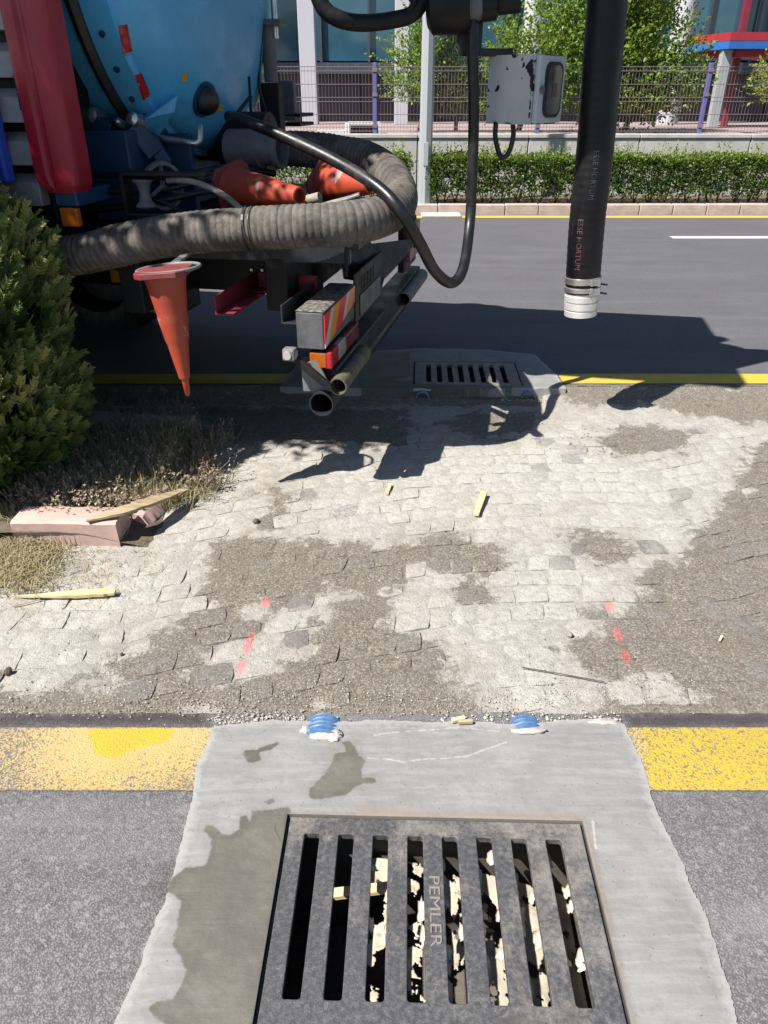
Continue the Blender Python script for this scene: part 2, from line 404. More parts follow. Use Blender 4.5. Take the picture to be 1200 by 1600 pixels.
def m_paper():
    t = T('torn_cream_sheet'); c = t.pos(); n = t.noise(30, 5, 0.6, c)
    col = t.mix(t.rng(n, 0.5, 0.75), (0.42, 0.38, 0.31), (0.24, 0.195, 0.145))
    return t.done(col, 0.8, 0, t.bump(n, 0.3, 0.01))
M_PAPER = m_paper()
def m_wood(name, a, b, grain=60):
    t = T(name); c = t.obj()
    w = t.noise(grain, 5, 0.65, t.scale(c, (0.06, 1.0, 1.0)), 0.4); n = t.noise(12, 3, 0.6, c)
    col = t.mix(t.rng(w, 0.35, 0.68), a, b)
    col = t.mix(t.math('MULTIPLY', t.rng(n, 0.45, 0.75), 0.3), col, tuple(x * 0.6 for x in b))
    return t.done(col, 0.75, 0, t.bump(w, 0.5, 0.003), 0.3)
M_WOOD_WEATHERED = m_wood('weathered_wood', (0.34, 0.28, 0.18), (0.20, 0.155, 0.095))
M_WOOD_FRESH = m_wood('fresh_split_wood', (0.52, 0.44, 0.26), (0.40, 0.31, 0.15))
M_WOOD_GREY = m_wood('grey_wood_handle', (0.24, 0.22, 0.19), (0.13, 0.115, 0.10))
M_KERB_PINK = m_concrete('pink_kerb_concrete', (0.40, 0.27, 0.24), (0.33, 0.23, 0.20))
M_KERB_STONE = m_concrete('buff_kerb_stone', (0.36, 0.285, 0.255), (0.27, 0.215, 0.19))
def m_soil(name, a, b):
    t = T(name); c = t.pos(); n = t.noise(22, 6, 0.7, c); v = t.noise(220, 3, 0.7, c)
    col = t.mix(t.rng(n, 0.35, 0.7), a, b); col = t.mix(t.rng(v, 0.55, 0.75, 0, 0.5), col, tuple(x * 1.8 for x in a))
    return t.done(col, 0.95, 0, t.bump(t.math('ADD', n, t.math('MULTIPLY', v, 0.4)), 0.8, 0.015), 0.1)
M_SOIL = m_soil('planter_soil', (0.13, 0.105, 0.08), (0.07, 0.055, 0.042))
M_SOIL_PALE = m_soil('dusty_soil', (0.27, 0.245, 0.21), (0.18, 0.16, 0.13))
M_PAVING = m_concrete('forecourt_paving', (0.24, 0.19, 0.18), (0.19, 0.155, 0.15))
M_GROUND = m_soil('open_ground', (0.16, 0.14, 0.11), (0.12, 0.10, 0.08))

M_BLUE = paint('blue_tank_paint', (0.075, 0.37, 0.64), 0.28, 0.22, (0.02, 0.04, 0.06), 4, bumpy=0.05)
M_BLUE_DARK = paint('blue_chassis_paint', (0.012, 0.045, 0.11), 0.4, 0.5, (0.02, 0.02, 0.02), 7, spec=0.35)
M_SEAL = paint('black_rubber_seal', (0.012, 0.012, 0.013), 0.5, 0.2)
M_BLACK = paint('black_steel', (0.007, 0.007, 0.008), 0.5, 0.4, (0.02, 0.018, 0.016), 10, spec=0.25)
M_TRAY = paint('dark_tray_steel', (0.013, 0.016, 0.021), 0.4, 0.5, (0.03, 0.03, 0.03), 8, spec=0.35)
M_RED = paint('red_side_panel', (0.27, 0.011, 0.026), 0.36, 0.25, (0.07, 0.015, 0.02), 6, spec=0.4)
M_RED_STEEL = paint('red_primed_steel', (0.20, 0.014, 0.025), 0.55, 0.4, (0.08, 0.03, 0.03), 10)
M_GREY_SLAT = paint('grey_louvre_paint', (0.22, 0.225, 0.235), 0.5, 0.4, (0.08, 0.08, 0.08), 8)
M_STEEL = paint('bright_steel', (0.55, 0.55, 0.55), 0.3, 0.35, (0.2, 0.19, 0.17), 12, metal=0.9)
M_ALU = paint('cast_aluminium', (0.66, 0.66, 0.65), 0.38, 0.35, (0.3, 0.29, 0.27), 18, metal=0.55)
M_GALV = paint('grey_steel_end', (0.13, 0.13, 0.135), 0.6, 0.6, (0.07, 0.065, 0.06), 14)
def m_dirtytop():
    t = T('mud_crusted_steel'); c = t.obj(); n = t.noise(45, 6, 0.75, c); n2 = t.noise(150, 3, 0.7, c)
    col = t.mix(t.rng(n, 0.38, 0.62), (0.05, 0.048, 0.045), (0.21, 0.19, 0.165))
    return t.done(col, 0.9, 0, t.bump(t.math('ADD', n, t.math('MULTIPLY', n2, 0.5)), 1.0, 0.01), 0.2)
M_MUD = m_dirtytop()
M_AMBER = paint('amber_lens', (0.30, 0.075, 0.006), 0.25, 0.3, (0.08, 0.04, 0.02), 9)
M_TAIL_RED = paint('red_lens', (0.36, 0.012, 0.018), 0.2, 0.3, (0.07, 0.02, 0.02), 9)
M_TAIL_CLEAR = paint('clear_lens', (0.30, 0.29, 0.28), 0.2, 0.4, (0.1, 0.09, 0.08), 9)
def m_stripe():
    t = T('red_amber_chevron_film'); c = t.obj()
    s = t.node('ShaderNodeSeparateXYZ', None, {0: c}).outputs
    u = t.math('FRACT', t.math('MULTIPLY', t.math('SUBTRACT', s[1], t.math('MULTIPLY', s[2], 0.9)), 3.75))
    red = (0.62, 0.03, 0.03); amb = (0.58, 0.24, 0.01); wh = (0.45, 0.42, 0.42)
    col = t.mix(t.math('GREATER_THAN', u, 0.36), amb, red)
    col = t.mix(t.math('GREATER_THAN', u, 0.80), col, wh)
    n = t.noise(25, 5, 0.6, c)
    col = t.mix(t.rng(n, 0.6, 0.8, 0, 0.5), col, (0.12, 0.08, 0.06))
    return t.done(col, 0.3, 0, None, 0.6)
M_STRIPE = m_stripe()
def m_hose():
    t = T('ribbed_grey_hose'); c = t.obj(); n = t.noise(20, 6, 0.7, c); n2 = t.noise(120, 4, 0.7, c)
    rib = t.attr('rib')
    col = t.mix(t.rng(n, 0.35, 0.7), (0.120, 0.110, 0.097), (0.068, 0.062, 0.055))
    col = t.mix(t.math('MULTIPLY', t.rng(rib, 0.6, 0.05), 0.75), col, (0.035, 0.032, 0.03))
    col = t.mix(t.rng(n2, 0.6, 0.8, 0, 0.5), col, (0.22, 0.20, 0.175))
    col = t.mix(t.rng(t.noise(5, 6, 0.75, c, 0.5), 0.46, 0.62, 0, 0.75), col, (0.036, 0.032, 0.029))
    return t.done(col, 0.85, 0, t.bump(t.math('ADD', n, t.math('MULTIPLY', n2, 0.5)), 0.5, 0.006), 0.2)
M_HOSE = m_hose()
def m_rubber(name, col, dusty, sp=0.5):
    t = T(name); c = t.obj(); n = t.noise(8, 6, 0.7, t.scale(c, (1, 1, 0.35))); n2 = t.noise(70, 4, 0.7, c)
    f = t.math('MULTIPLY', t.rng(t.math('ADD', n, t.math('MULTIPLY', n2, 0.35)), 0.62, 0.95), dusty)
    return t.done(t.mix(f, col, (0.13, 0.12, 0.11)), t.rng(n, 0.3, 0.7, 0.32, 0.55), 0, t.bump(n2, 0.25, 0.003), sp)
M_RUBBER = m_rubber('black_rubber_hose', (0.0035, 0.0035, 0.0045), 0.06, 0.3)
M_CABLE = m_rubber('black_cable', (0.008, 0.008, 0.009), 0.25, 0.4)
M_TYRE = m_rubber('tyre_rubber', (0.015, 0.015, 0.015), 0.8)
def m_cone():
    t = T('faded_orange_cone'); c = t.obj(); n = t.noise(14, 6, 0.7, c); n2 = t.noise(70, 4, 0.65, c)
    col = t.mix(t.rng(n, 0.35, 0.75), (0.29, 0.037, 0.014), (0.25, 0.052, 0.034))
    sl = t.math('ADD', t.attr('sleeve'), t.math('MULTIPLY', t.math('SUBTRACT', n, 0.5), 1.6))
    col = t.mix(t.rng(sl, 0.95, 1.02, 0.0, 0.8), col, (0.27, 0.225, 0.205))
    col = t.mix(t.rng(n2, 0.58, 0.78, 0, 0.6), col, (0.10, 0.06, 0.05))
    return t.done(col, 0.55, 0, t.bump(n, 0.3, 0.006), 0.4)
M_CONE = m_cone()
M_CONE_BASE = paint('red_cone_base', (0.15, 0.02, 0.02), 0.6, 0.7, (0.09, 0.05, 0.045), 12)
M_YELLOW_PLATE = paint('old_yellow_board', (0.34, 0.17, 0.01), 0.6, 0.6, (0.08, 0.05, 0.02), 10)
M_PLATE_TEXT = paint('dark_stencil_paint', (0.03, 0.02, 0.012), 0.7, 0.2)
def m_chipped():
    t = T('chipped_white_paint'); c = t.obj(); n = t.noise(9, 5, 0.55, c); e = t.attr('edge')
    col = t.mix(t.rng(t.noise(5, 3, 0.5, c), 0.3, 0.7), (0.50, 0.51, 0.50), (0.42, 0.43, 0.42))
    ch = t.math('ADD', n, e)
    f = t.rng(ch, 0.70, 0.715)
    col = t.mix(f, col, (0.012, 0.013, 0.016))
    return t.done(col, 0.5, 0, t.bump(f, 0.4, -0.003), 0.4)
M_CHIPPED = m_chipped()
M_PLASTIC_WHITE = paint('pale_box_door', (0.48, 0.52, 0.57), 0.45, 0.2, (0.2, 0.2, 0.2), 9)
M_WINDOW_DARK = paint('smoky_window', (0.06, 0.06, 0.065), 0.15, 0.4, (0.12, 0.11, 0.1), 8)
M_PIPE_BLUE = paint('blue_corrugated_plastic', (0.03, 0.10, 0.225), 0.45, 0.35, (0.25, 0.24, 0.22), 20)
M_PLASTER = paint('white_mortar', (0.29, 0.28, 0.265), 0.85, 0.2, (0.3, 0.28, 0.25), 30, bumpy=0.6)

def m_leaf(name, a, b, c3=None, rough=0.5, trans=0.25):
    t = T(name); u = t.attr('tint')
    col = t.mix(u, a, b)
    if c3: col = t.mix(t.rng(u, 0.72, 0.95), col, c3)
    m = t.done(col, rough, 0, None, 0.35)
    tr = t.node('ShaderNodeBsdfTranslucent'); t.put(tr.inputs['Color'], t.mix(0.5, col, (0.30, 0.42, 0.05)))
    mx = t.node('ShaderNodeMixShader', None, {0: trans}); t.l.new(t.p.outputs[0], mx.inputs[1]); t.l.new(tr.outputs[0], mx.inputs[2])
    out = [n for n in t.n if n.type == 'OUTPUT_MATERIAL'][0]; t.l.new(mx.outputs[0], out.inputs['Surface'])
    return m
M_THUJA = m_leaf('thuja_scales', (0.024, 0.050, 0.011), (0.105, 0.150, 0.036), (0.24, 0.245, 0.08), 0.7, 0.14)
M_HEDGE = m_leaf('hedge_leaves', (0.030, 0.064, 0.012), (0.115, 0.17, 0.028), (0.21, 0.25, 0.05), 0.4)
M_BROADLEAF = m_leaf('light_green_leaves', (0.09, 0.16, 0.022), (0.19, 0.26, 0.04), (0.28, 0.22, 0.05), 0.45, 0.38)
M_CYPRESS = m_leaf('grey_green_needles', (0.05, 0.075, 0.04), (0.10, 0.125, 0.07), (0.15, 0.13, 0.08), 0.7, 0.1)
M_DRYGRASS = m_leaf('dry_grass', (0.30, 0.25, 0.15), (0.22, 0.185, 0.105), (0.15, 0.155, 0.06), 0.7, 0.2)
M_DRYWEED = m_leaf('dry_weed_stems', (0.26, 0.20, 0.14), (0.18, 0.14, 0.095), (0.34, 0.29, 0.23), 0.8, 0.1)
M_BARK = paint('bark', (0.10, 0.075, 0.055), 0.9, 0.5, (0.05, 0.035, 0.03), 18, bumpy=0.8)

def m_glass():
    t = T('teal_curtain_glass'); c = t.obj(); n = t.noise(0.7, 3, 0.5, c)
    col = t.mix(t.rng(n, 0.3, 0.7), (0.018, 0.055, 0.085), (0.035, 0.095, 0.135))
    return t.done(col, 0.07, 0, t.bump(t.noise(0.9, 2, 0.5, c), 0.08, 0.05), 0.7)
M_GLASS = m_glass()
M_MULLION = paint('dark_mullion', (0.03, 0.045, 0.06), 0.4, 0.2)
M_COLUMN = paint('pale_column_cladding', (0.36, 0.36, 0.40), 0.5, 0.2, (0.35, 0.34, 0.35), 1.5)
M_RECESS = paint('dark_recess_wall', (0.035, 0.032, 0.042), 0.6, 0.3)
M_CANOPY_RED = paint('canopy_red', (0.27, 0.016, 0.028), 0.45, 0.1)
M_CANOPY_BLUE = paint('canopy_blue', (0.015, 0.10, 0.34), 0.45, 0.1)
M_POST_BLUE = paint('violet_blue_post', (0.10, 0.095, 0.26), 0.5, 0.2)
M_WIRE = paint('pinkish_fence_wire', (0.17, 0.125, 0.145), 0.5, 0.2)
M_POLE = paint('galvanised_pole', (0.27, 0.29, 0.305), 0.5, 0.25, (0.2, 0.2, 0.2), 5)
M_CAR_WHITE = paint('white_car_paint', (0.7, 0.7, 0.7), 0.3, 0.1)

# ------------------------------------------------------------------ the ground
ZR = 0.08                                      # level of the far carriageway
def quad_sheet(name, rects, z, m):
    mb = MB()
    for x0, y0, x1, y1 in rects: mb.add([(x0, y0, z), (x1, y0, z), (x1, y1, z), (x0, y1, z)], [(0, 1, 2, 3)])
    return struct(make(name, mb, m, origin=(0, 0, 0)))
quad_sheet('ground', [(-300, -300, 300, 300)], -0.95, M_GROUND)

# grate frames: corners on the ground
def grate_frame(tl, tr, z, depth):
    a, b = G(*tl, z), G(*tr, z); u = (b - a).normalized(); v = Vector((u.y, -u.x, 0))
    return a, u, v, (b - a).length, depth
NG = grate_frame((453, 1275), (907, 1286), 0.012, 0.50)
FG = grate_frame((648, 565), (803, 567), ZR + 0.01, 0.42)
def gl(fr, s, t, z): return fr[0] + fr[1] * s + fr[2] * t + Vector((0, 0, z - fr[0].z))

Y_EDGE = G(600, 1113).y                        # where the near asphalt ends and the cobbles begin
c0, c1 = gl(NG, 0, 0, 0), gl(NG, NG[3], NG[4], 0)
hx0, hx1 = min(c0.x, gl(NG, 0, NG[4], 0).x) - 0.03, max(c1.x, gl(NG, NG[3], 0, 0).x) + 0.03
hy0, hy1 = min(c1.y, gl(NG, 0, NG[4], 0).y) - 0.03, max(c0.y, gl(NG, NG[3], 0, 0).y) + 0.03
# near carriageway: sheet with an opening over the drain; fine grid at its broken edge
mb = MB(); wear = []
WEAR = [gpoly(p) for p in ([(-300, 1108), (130, 1105), (260, 1100), (330, 1106), (330, 1140), (-300, 1143)], [(960, 1108), (1100, 1103), (1500, 1108), (1500, 1138), (985, 1142)], [(228, 1395), (245, 1362), (266, 1352), (262, 1400), (240, 1415)])]
def road_patch(x0, y0, x1, y1, nx, ny):
    xs, ys = np.linspace(x0, x1, nx + 1), np.linspace(y0, y1, ny + 1)
    vs = [(x, y, 0.0 if y < Y_EDGE - 0.05 else 0.0 - max(0, (y - Y_EDGE + 0.05)) * 0.16) for y in ys for x in xs]
    o = mb.add(vs, [(j * (nx + 1) + i, j * (nx + 1) + i + 1, (j + 1) * (nx + 1) + i + 1, (j + 1) * (nx + 1) + i) for j in range(ny) for i in range(nx)])
    P = np.array(vs)[:, :2]
    wear.extend(np.max([sdf(P, w) for w in WEAR], axis=0).tolist())
ye = Y_EDGE + 0.07
road_patch(-1.6, hy1, 1.6, ye, 160, 30); road_patch(-1.6, 0.0, hx0, hy1, 60, 50); road_patch(hx1, 0.0, 1.6, hy1, 60, 50)
road_patch(hx0, 0.0, hx1, hy0, 10, 5)
road_patch(-60, -12, -1.6, ye, 4, 4); road_patch(1.6, -12, 60, ye, 4, 4); road_patch(-1.6, -12, 1.6, 0.0, 4, 4)
struct(make('near_road', mb, M_ROAD_NEAR, attrs={'wear': wear}, origin=(0, 0, 0)))

# worn yellow edge line of the near carriageway (two lengths, cut by the concrete)
FRESH = gpoly([(130, 1136), (272, 1136), (268, 1160), (230, 1165), (180, 1186), (150, 1180)])
FRESH2 = gpoly([(1000, 1136), (1500, 1136), (1500, 1240), (1015, 1240)])
def line_piece(x0, x1, ya, yb, cut):
    mb = MB(); nx, ny = 90, 16; vs = []
    for j in range(ny + 1):
        for i in range(nx + 1):
            y = ya + (yb - ya) * j / ny
            xa, xb = (x0, cut(y)) if x0 < 0 else (cut(y), x1)
            vs.append((xa + (xb - xa) * i / nx, y, 0.004))
    mb.add(vs, [(j * (nx + 1) + i, j * (nx + 1) + i + 1, (j + 1) * (nx + 1) + i + 1, (j + 1) * (nx + 1) + i) for j in range(ny) for i in range(nx)])
    P = np.array(vs)[:, :2]
    fr = np.maximum(sdf(P, FRESH), np.minimum(sdf(P, FRESH2), 0.014))
    ed = np.minimum(P[:, 1] - min(ya, yb), max(ya, yb) - P[:, 1])
    return mb, {'fresh': np.clip(fr, -0.2, 0.2), 'edge': ed, 'thin': np.where(P[:, 0] > 0, 0.095, -0.03)}
yl0, yl1 = G(600, 1237).y, G(600, 1138).y
pL0, pL1, pR0, pR1 = G(300, 1237), G(330, 1138), G(1020, 1235), G(990, 1140)
mb, at = line_piece(-3.2, 0, yl0, yl1, lambda y: pL0.x + (pL1.x - pL0.x) * (y - pL0.y) / (pL1.y - pL0.y) + 0.02)
struct(make('yellow_line', mb, M_YELLOW_NEAR, attrs=at, origin=(0, 0, 0)))
mb, at = line_piece(0.01, 3.2, yl0, yl1, lambda y: pR0.x + (pR1.x - pR0.x) * (y - pR0.y) / (pR1.y - pR0.y) - 0.02)
struct(make('yellow_line', mb, M_YELLOW_NEAR, attrs=at, origin=(0, 0, 0)))

# ---------------------------------------------------------------- concrete surrounds and drain pits
def ring_pad(name, fr, outline, zt, zo, stains, soils, lights, cracks, far_lip, N=1300, Mr=84, gap=0.007, skirt=0.09):
    ctr = gl(fr, fr[3] / 2, fr[4] / 2, 0)
    inner = [gl(fr, -gap, -gap, 0), gl(fr, fr[3] + gap, -gap, 0), gl(fr, fr[3] + gap, fr[4] + gap, 0), gl(fr, -gap, fr[4] + gap, 0)]
    def hit(poly, ang):
        d = Vector((math.cos(ang), math.sin(ang))); best = 0
        for a, b in zip(poly, poly[1:] + poly[:1]):
            ax, ay = a[0] - ctr.x, a[1] - ctr.y; ex, ey = b[0] - a[0], b[1] - a[1]
            den = d.x * ey - d.y * ex
            if abs(den) < 1e-9: continue
            tt = (ax * ey - ay * ex) / den; ss = (ax * d.y - ay * d.x) / den
            if tt > 0 and -1e-6 <= ss <= 1 + 1e-6: best = max(best, tt)
        return best
    angs = sorted([2 * math.pi * k / N for k in range(N)] + [math.atan2(p.y - ctr.y, p.x - ctr.x) % (2 * math.pi) for p in inner] + [math.atan2(p[1] - ctr.y, p[0] - ctr.x) % (2 * math.pi) for p in outline])
    n = len(angs); vs = []; rim_ = []; inn_ = []
    for a in angs:
        ri, ro = hit([tuple(p) for p in inner], a), hit(outline, a)
        cx, cy = math.cos(a), math.sin(a)
        ro += fbm(ctr.x + cx * ro, ctr.y + cy * ro, 9, 3.3) * 0.022 + fbm(ctr.x + cx * ro, ctr.y + cy * ro, 48, 1.3) * 0.005 + fbm(ctr.x + cx * ro, ctr.y + cy * ro, 130, 6.3) * 0.005
        vs.append((ctr.x + cx * ri, ctr.y + cy * ri, zt - 0.05)); rim_.append(1.0); inn_.append(0.0)
        for k in range(Mr + 1):
            u = k / Mr; r = ri + (ro - ri) * u; x, y = ctr.x + cx * r, ctr.y + cy * r
            zz = zt + (zo - zt) * max(0, (u - 0.55) / 0.45) ** 1.5 + fbm(x, y, 5, 1.1) * 0.004 + fbm(x, y, 30, 7.7) * 0.0012
            if k == 0: zz = zt - 0.001
            vs.append((x, y, zz)); rim_.append(ro - r); inn_.append(r - ri)
        rim_.append(0.0); inn_.append(1.0)
        vs.append((ctr.x + cx * (ro + 0.002), ctr.y + cy * (ro + 0.002), zo - skirt))
    m = Mr + 3; mb = MB()
    mb.add(vs, [(i * m + k, i * m + k + 1, ((i + 1) % n) * m + k + 1, ((i + 1) % n) * m + k) for i in range(n) for k in range(m - 1)])
    P = np.array(vs)[:, :2]; big = np.full(len(P), -1.0)
    f = lambda L: np.clip(np.max([sdf(P, s) for s in L], axis=0), -1, 1) if L else big
    g = lambda L: np.clip(np.min([line_d(P, s) for s in L], axis=0), 0, 1) if L else -big
    at = {'damp': f(stains), 'soil': f(soils), 'light': g(lights), 'crack': g(cracks), 'rim': rim_, 'inner': inn_}
    return struct(make(name, mb, M_PAD, smooth=40, attrs=at, origin=(0, 0, 0)))
outline = gpoly([(330, 1137), (420, 1128), (480, 1131), (560, 1127), (690, 1131), (800, 1134), (880, 1130), (950, 1124), (975, 1134), (1000, 1190), (1018, 1250), (1058, 1330), (1098, 1420), (1135, 1540), (1160, 1640), (1240, 1960), (40, 1960), (170, 1640), (205, 1550), (240, 1455), (272, 1370), (296, 1262), (312, 1200)])
STAINS = [gpoly(p) for p in (
    [(395, 1272), (454, 1266), (455, 1300), (446, 1350), (434, 1410), (420, 1490), (400, 1640), (270, 1640), (262, 1606), (240, 1592), (234, 1580), (248, 1568), (272, 1566), (285, 1545), (292, 1520), (280, 1498), (271, 1484), (272, 1470), (281, 1435), (283, 1412), (272, 1402), (262, 1396), (266, 1376), (288, 1360), (320, 1357), (328, 1340), (330, 1316), (320, 1302), (322, 1294), (334, 1294), (345, 1306), (362, 1309), (374, 1300), (376, 1280), (386, 1278), (392, 1288)],
    [(490, 1256), (482, 1250), (486, 1236), (506, 1216), (518, 1196), (524, 1182), (548, 1176), (564, 1188), (572, 1194), (564, 1208), (566, 1220), (586, 1221), (587, 1228), (568, 1230), (556, 1236), (540, 1248)],
    [(380, 1184), (384, 1176), (400, 1176), (420, 1167), (434, 1163), (438, 1167), (424, 1175), (408, 1180), (409, 1192), (396, 1198), (386, 1194)],
    [(412, 1258), (428, 1252), (432, 1258), (420, 1262)],
    [(540, 1180), (536, 1165), (545, 1160), (556, 1172), (560, 1186)])]
SOILS = [gpoly(p) for p in ([(560, 1268), (700, 1274), (890, 1276), (905, 1286), (800, 1290), (560, 1280)], [(905, 1290), (916, 1310), (936, 1400), (940, 1440), (926, 1420)])]
LIGHTS = [gpoly([(575, 1189), (600, 1190), (632, 1196), (665, 1191), (700, 1190), (730, 1186), (757, 1175), (790, 1164)]), gpoly([(585, 1152), (610, 1148), (720, 1140), (780, 1146)]),
          gpoly([(925, 1290), (930, 1330)])]
CRACKS = [gpoly([(393, 1166), (400, 1152), (414, 1146), (420, 1138)]), gpoly([(470, 1140), (482, 1152), (500, 1162), (512, 1156)]), gpoly([(436, 1275), (430, 1300), (440, 1320)])]
ring_pad('concrete_surround', NG, outline, 0.012, 0.006, STAINS, SOILS, LIGHTS, CRACKS, True)

foutline = gpoly([(470, 560), (560, 552), (650, 546), (760, 548), (835, 556), (868, 586), (882, 604), (884, 609), (780, 609), (640, 608), (520, 608), (440, 606)], ZR)
fst = [gpoly([(560, 552), (640, 552), (640, 590), (600, 600), (560, 596)], ZR), gpoly([(560, 596), (800, 602), (800, 609), (560, 609)], ZR)]
ring_pad('concrete_surround', FG, foutline, ZR + 0.010, ZR + 0.007, fst, [], [], [], True, N=240, Mr=18, skirt=0.16)

def pit(fr, z, depth, floor_mat):
    mb = MB(); W, D = fr[3], fr[4]; g = 0.012
    for (s0, t0, s1, t1) in ((-g - 0.06, -g - 0.06, -g, D + g + 0.06), (W + g, -g - 0.06, W + g + 0.06, D + g + 0.06), (-g, -g - 0.06, W + g, -g), (-g, D + g, W + g, D + g + 0.06)):
        a, b, c, d = gl(fr, s0, t0, z - 0.055), gl(fr, s0, t1, z - 0.055), gl(fr, s1, t1, z - 0.055), gl(fr, s1, t0, z - 0.055)
        mb.prism([a, b, c, d][::-1], (0, 0, -depth))
    a, b, c, d = [gl(fr, s, t, z - 0.05 - depth) for s, t in ((-g, -g), (-g, D + g), (W + g, D + g), (W + g, -g))]
    mb.prism([a, b, c, d][::-1], (0, 0, -0.04))
    return struct(make('drain_pit', mb, floor_mat, origin=(0, 0, 0)))
pit(NG, 0.012, 0.42, M_PIT); pit(FG, ZR + 0.01, 0.30, M_PIT)
# ledge frames that carry the grates
def ledge(fr, z, name, label):
    mb = MB(); W, D = fr[3], fr[4]; g = 0.0055
    for s0, t0, s1, t1 in ((-g, -g, W + g, -g + 0.004), (-g, D + g - 0.004, W + g, D + g), (-g, -g + 0.004, -g + 0.004, D + g - 0.004), (W + g - 0.004, -g + 0.004, W + g, D + g - 0.004)):
        p = [gl(fr, s0, t0, z - 0.010), gl(fr, s0, t1, z - 0.010), gl(fr, s1, t1, z - 0.010), gl(fr, s1, t0, z - 0.010)]
        mb.prism(p[::-1], (0, 0, -0.045))
    for s0, t0, s1, t1 in ((0, 0, W, 0.018), (0, D - 0.018, W, D), (0, 0.018, 0.018, D - 0.018), (W - 0.018, 0.018, W, D - 0.018)):
        p = [gl(fr, s0, t0, z - 0.021), gl(fr, s0, t1, z - 0.021), gl(fr, s1, t1, z - 0.021), gl(fr, s1, t0, z - 0.021)]
        mb.prism(p[::-1], (0, 0, -0.012))
    return mb

def grate(fr, z, slots, t0, t1, sw, s_first, s_last, label, text=None, bow=None):
    W, D = fr[3], fr[4]
    root = thing('drain_grate', gl(fr, W / 2, D, z - 0.03), label, 'drain grate')
    cu = bpy.data.curves.new('grate_source', 'CURVE'); cu.dimensions = '2D'; cu.fill_mode = 'BOTH'; cu.extrude = 0.0075; cu.bevel_depth = 0.002; cu.bevel_resolution = 1
    def loop(pts):
        s = cu.splines.new('POLY'); s.points.add(len(pts) - 1); s.use_cyclic_u = True
        for q, p in zip(s.points, pts): q.co = (p[0], p[1], 0, 1)
    e = 0.004
    def dent(p): return (p[0] + fbm(p[0], p[1], 9, 5) * 0.002, p[1] + fbm(p[0], p[1], 9, 8) * 0.002)
    outer = []
    for a, b in (((e, e), (W - e, e)), ((W - e, e), (W - e, D - e)), ((W - e, D - e), (e, D - e)), ((e, D - e), (e, e))):
        for k in range(14): outer.append(dent((a[0] + (b[0] - a[0]) * k / 14, a[1] + (b[1] - a[1]) * k / 14)))
    loop(outer)
    for i in range(slots):
        sc = s_first + (s_last - s_first) * i / (slots - 1); r = 0.008; h = sw / 2; pts = []
        for (cx, cy, a0) in ((sc + h - r, t0 + r, -90), (sc + h - r, t1 - r, 0), (sc - h + r, t1 - r, 90), (sc - h + r, t0 + r, 180)):
            for k in range(4):
                a = R(a0 + 30 * k); pts.append((cx + r * math.cos(a), cy + r * math.sin(a)))
        loop([dent(p) for p in pts])
    o = bpy.data.objects.new('grate_source', cu); COL.objects.link(o)
    dg = bpy.context.evaluated_depsgraph_get(); dg.update()
    me = bpy.data.meshes.new_from_object(o.evaluated_get(dg))
    mb = MB(); mb.add([gl(fr, v.co.x, v.co.y, z + v.co.z - 0.0095) for v in me.vertices], [tuple(p.vertices)[::-1] for p in me.polygons])
    bpy.data.objects.remove(o); bpy.data.curves.remove(cu); bpy.data.meshes.remove(me)
    dust = [0.30 if fr is FG else (max(0, 0.20 - (fr[0].y - v[1]) * 1.6) + max(0, (v[0] - 0.02)) * 0.42 - 0.12) for v in mb.v]
    make('casting', mb, M_IRON, root, attrs={'dust': dust})
    make('ledge_frame', ledge(fr, z, '', ''), M_BLACK_GAP, root)
    if text:
        vs, fs = text_mesh(text, 0.042, 0.0016)
        xs = [v.x for v in vs]; k = text_len / (max(xs) - min(xs))
        s_bar = s_first + (s_last - s_first) * 3.5 / (slots - 1)
        mb = MB(); mb.add([gl(fr, s_bar - 0.0 + v.y * 0.82, t_mid + v.x * k, z + 0.0008 + v.z) for v in vs], [f[::-1] for f in fs])
        make('raised_lettering', mb, M_IRON, root, attrs={'dust': [0.33] * len(mb.v)})
    return root
def inv_gl(fr, px, py, z):
    p = G(px, py, z) - fr[0]; return p.dot(fr[1]), p.dot(fr[2])
s1, t0n = inv_gl(NG, 488, 1301, 0.012); s8, _ = inv_gl(NG, 864, 1309, 0.012)
_, t1n = inv_gl(NG, 648, 1568, 0.012)
t_mid = (inv_gl(NG, 678, 1369, .012)[1] + inv_gl(NG, 682, 1480, .012)[1]) / 2
text_len = abs(inv_gl(NG, 678, 1369, .012)[1] - inv_gl(NG, 682, 1480, .012)[1])
grate(NG, 0.012, 8, t0n, t1n, 0.041, s1, s8, 'dusty cast iron drain grate with raised lettering in the foreground concrete', 'PEMLER')
grate(FG, ZR + 0.01, 8, 0.045, 0.375, 0.034, 0.085, FG[3] - 0.085, 'pale dusty drain grate across the cobbles beside the truck')

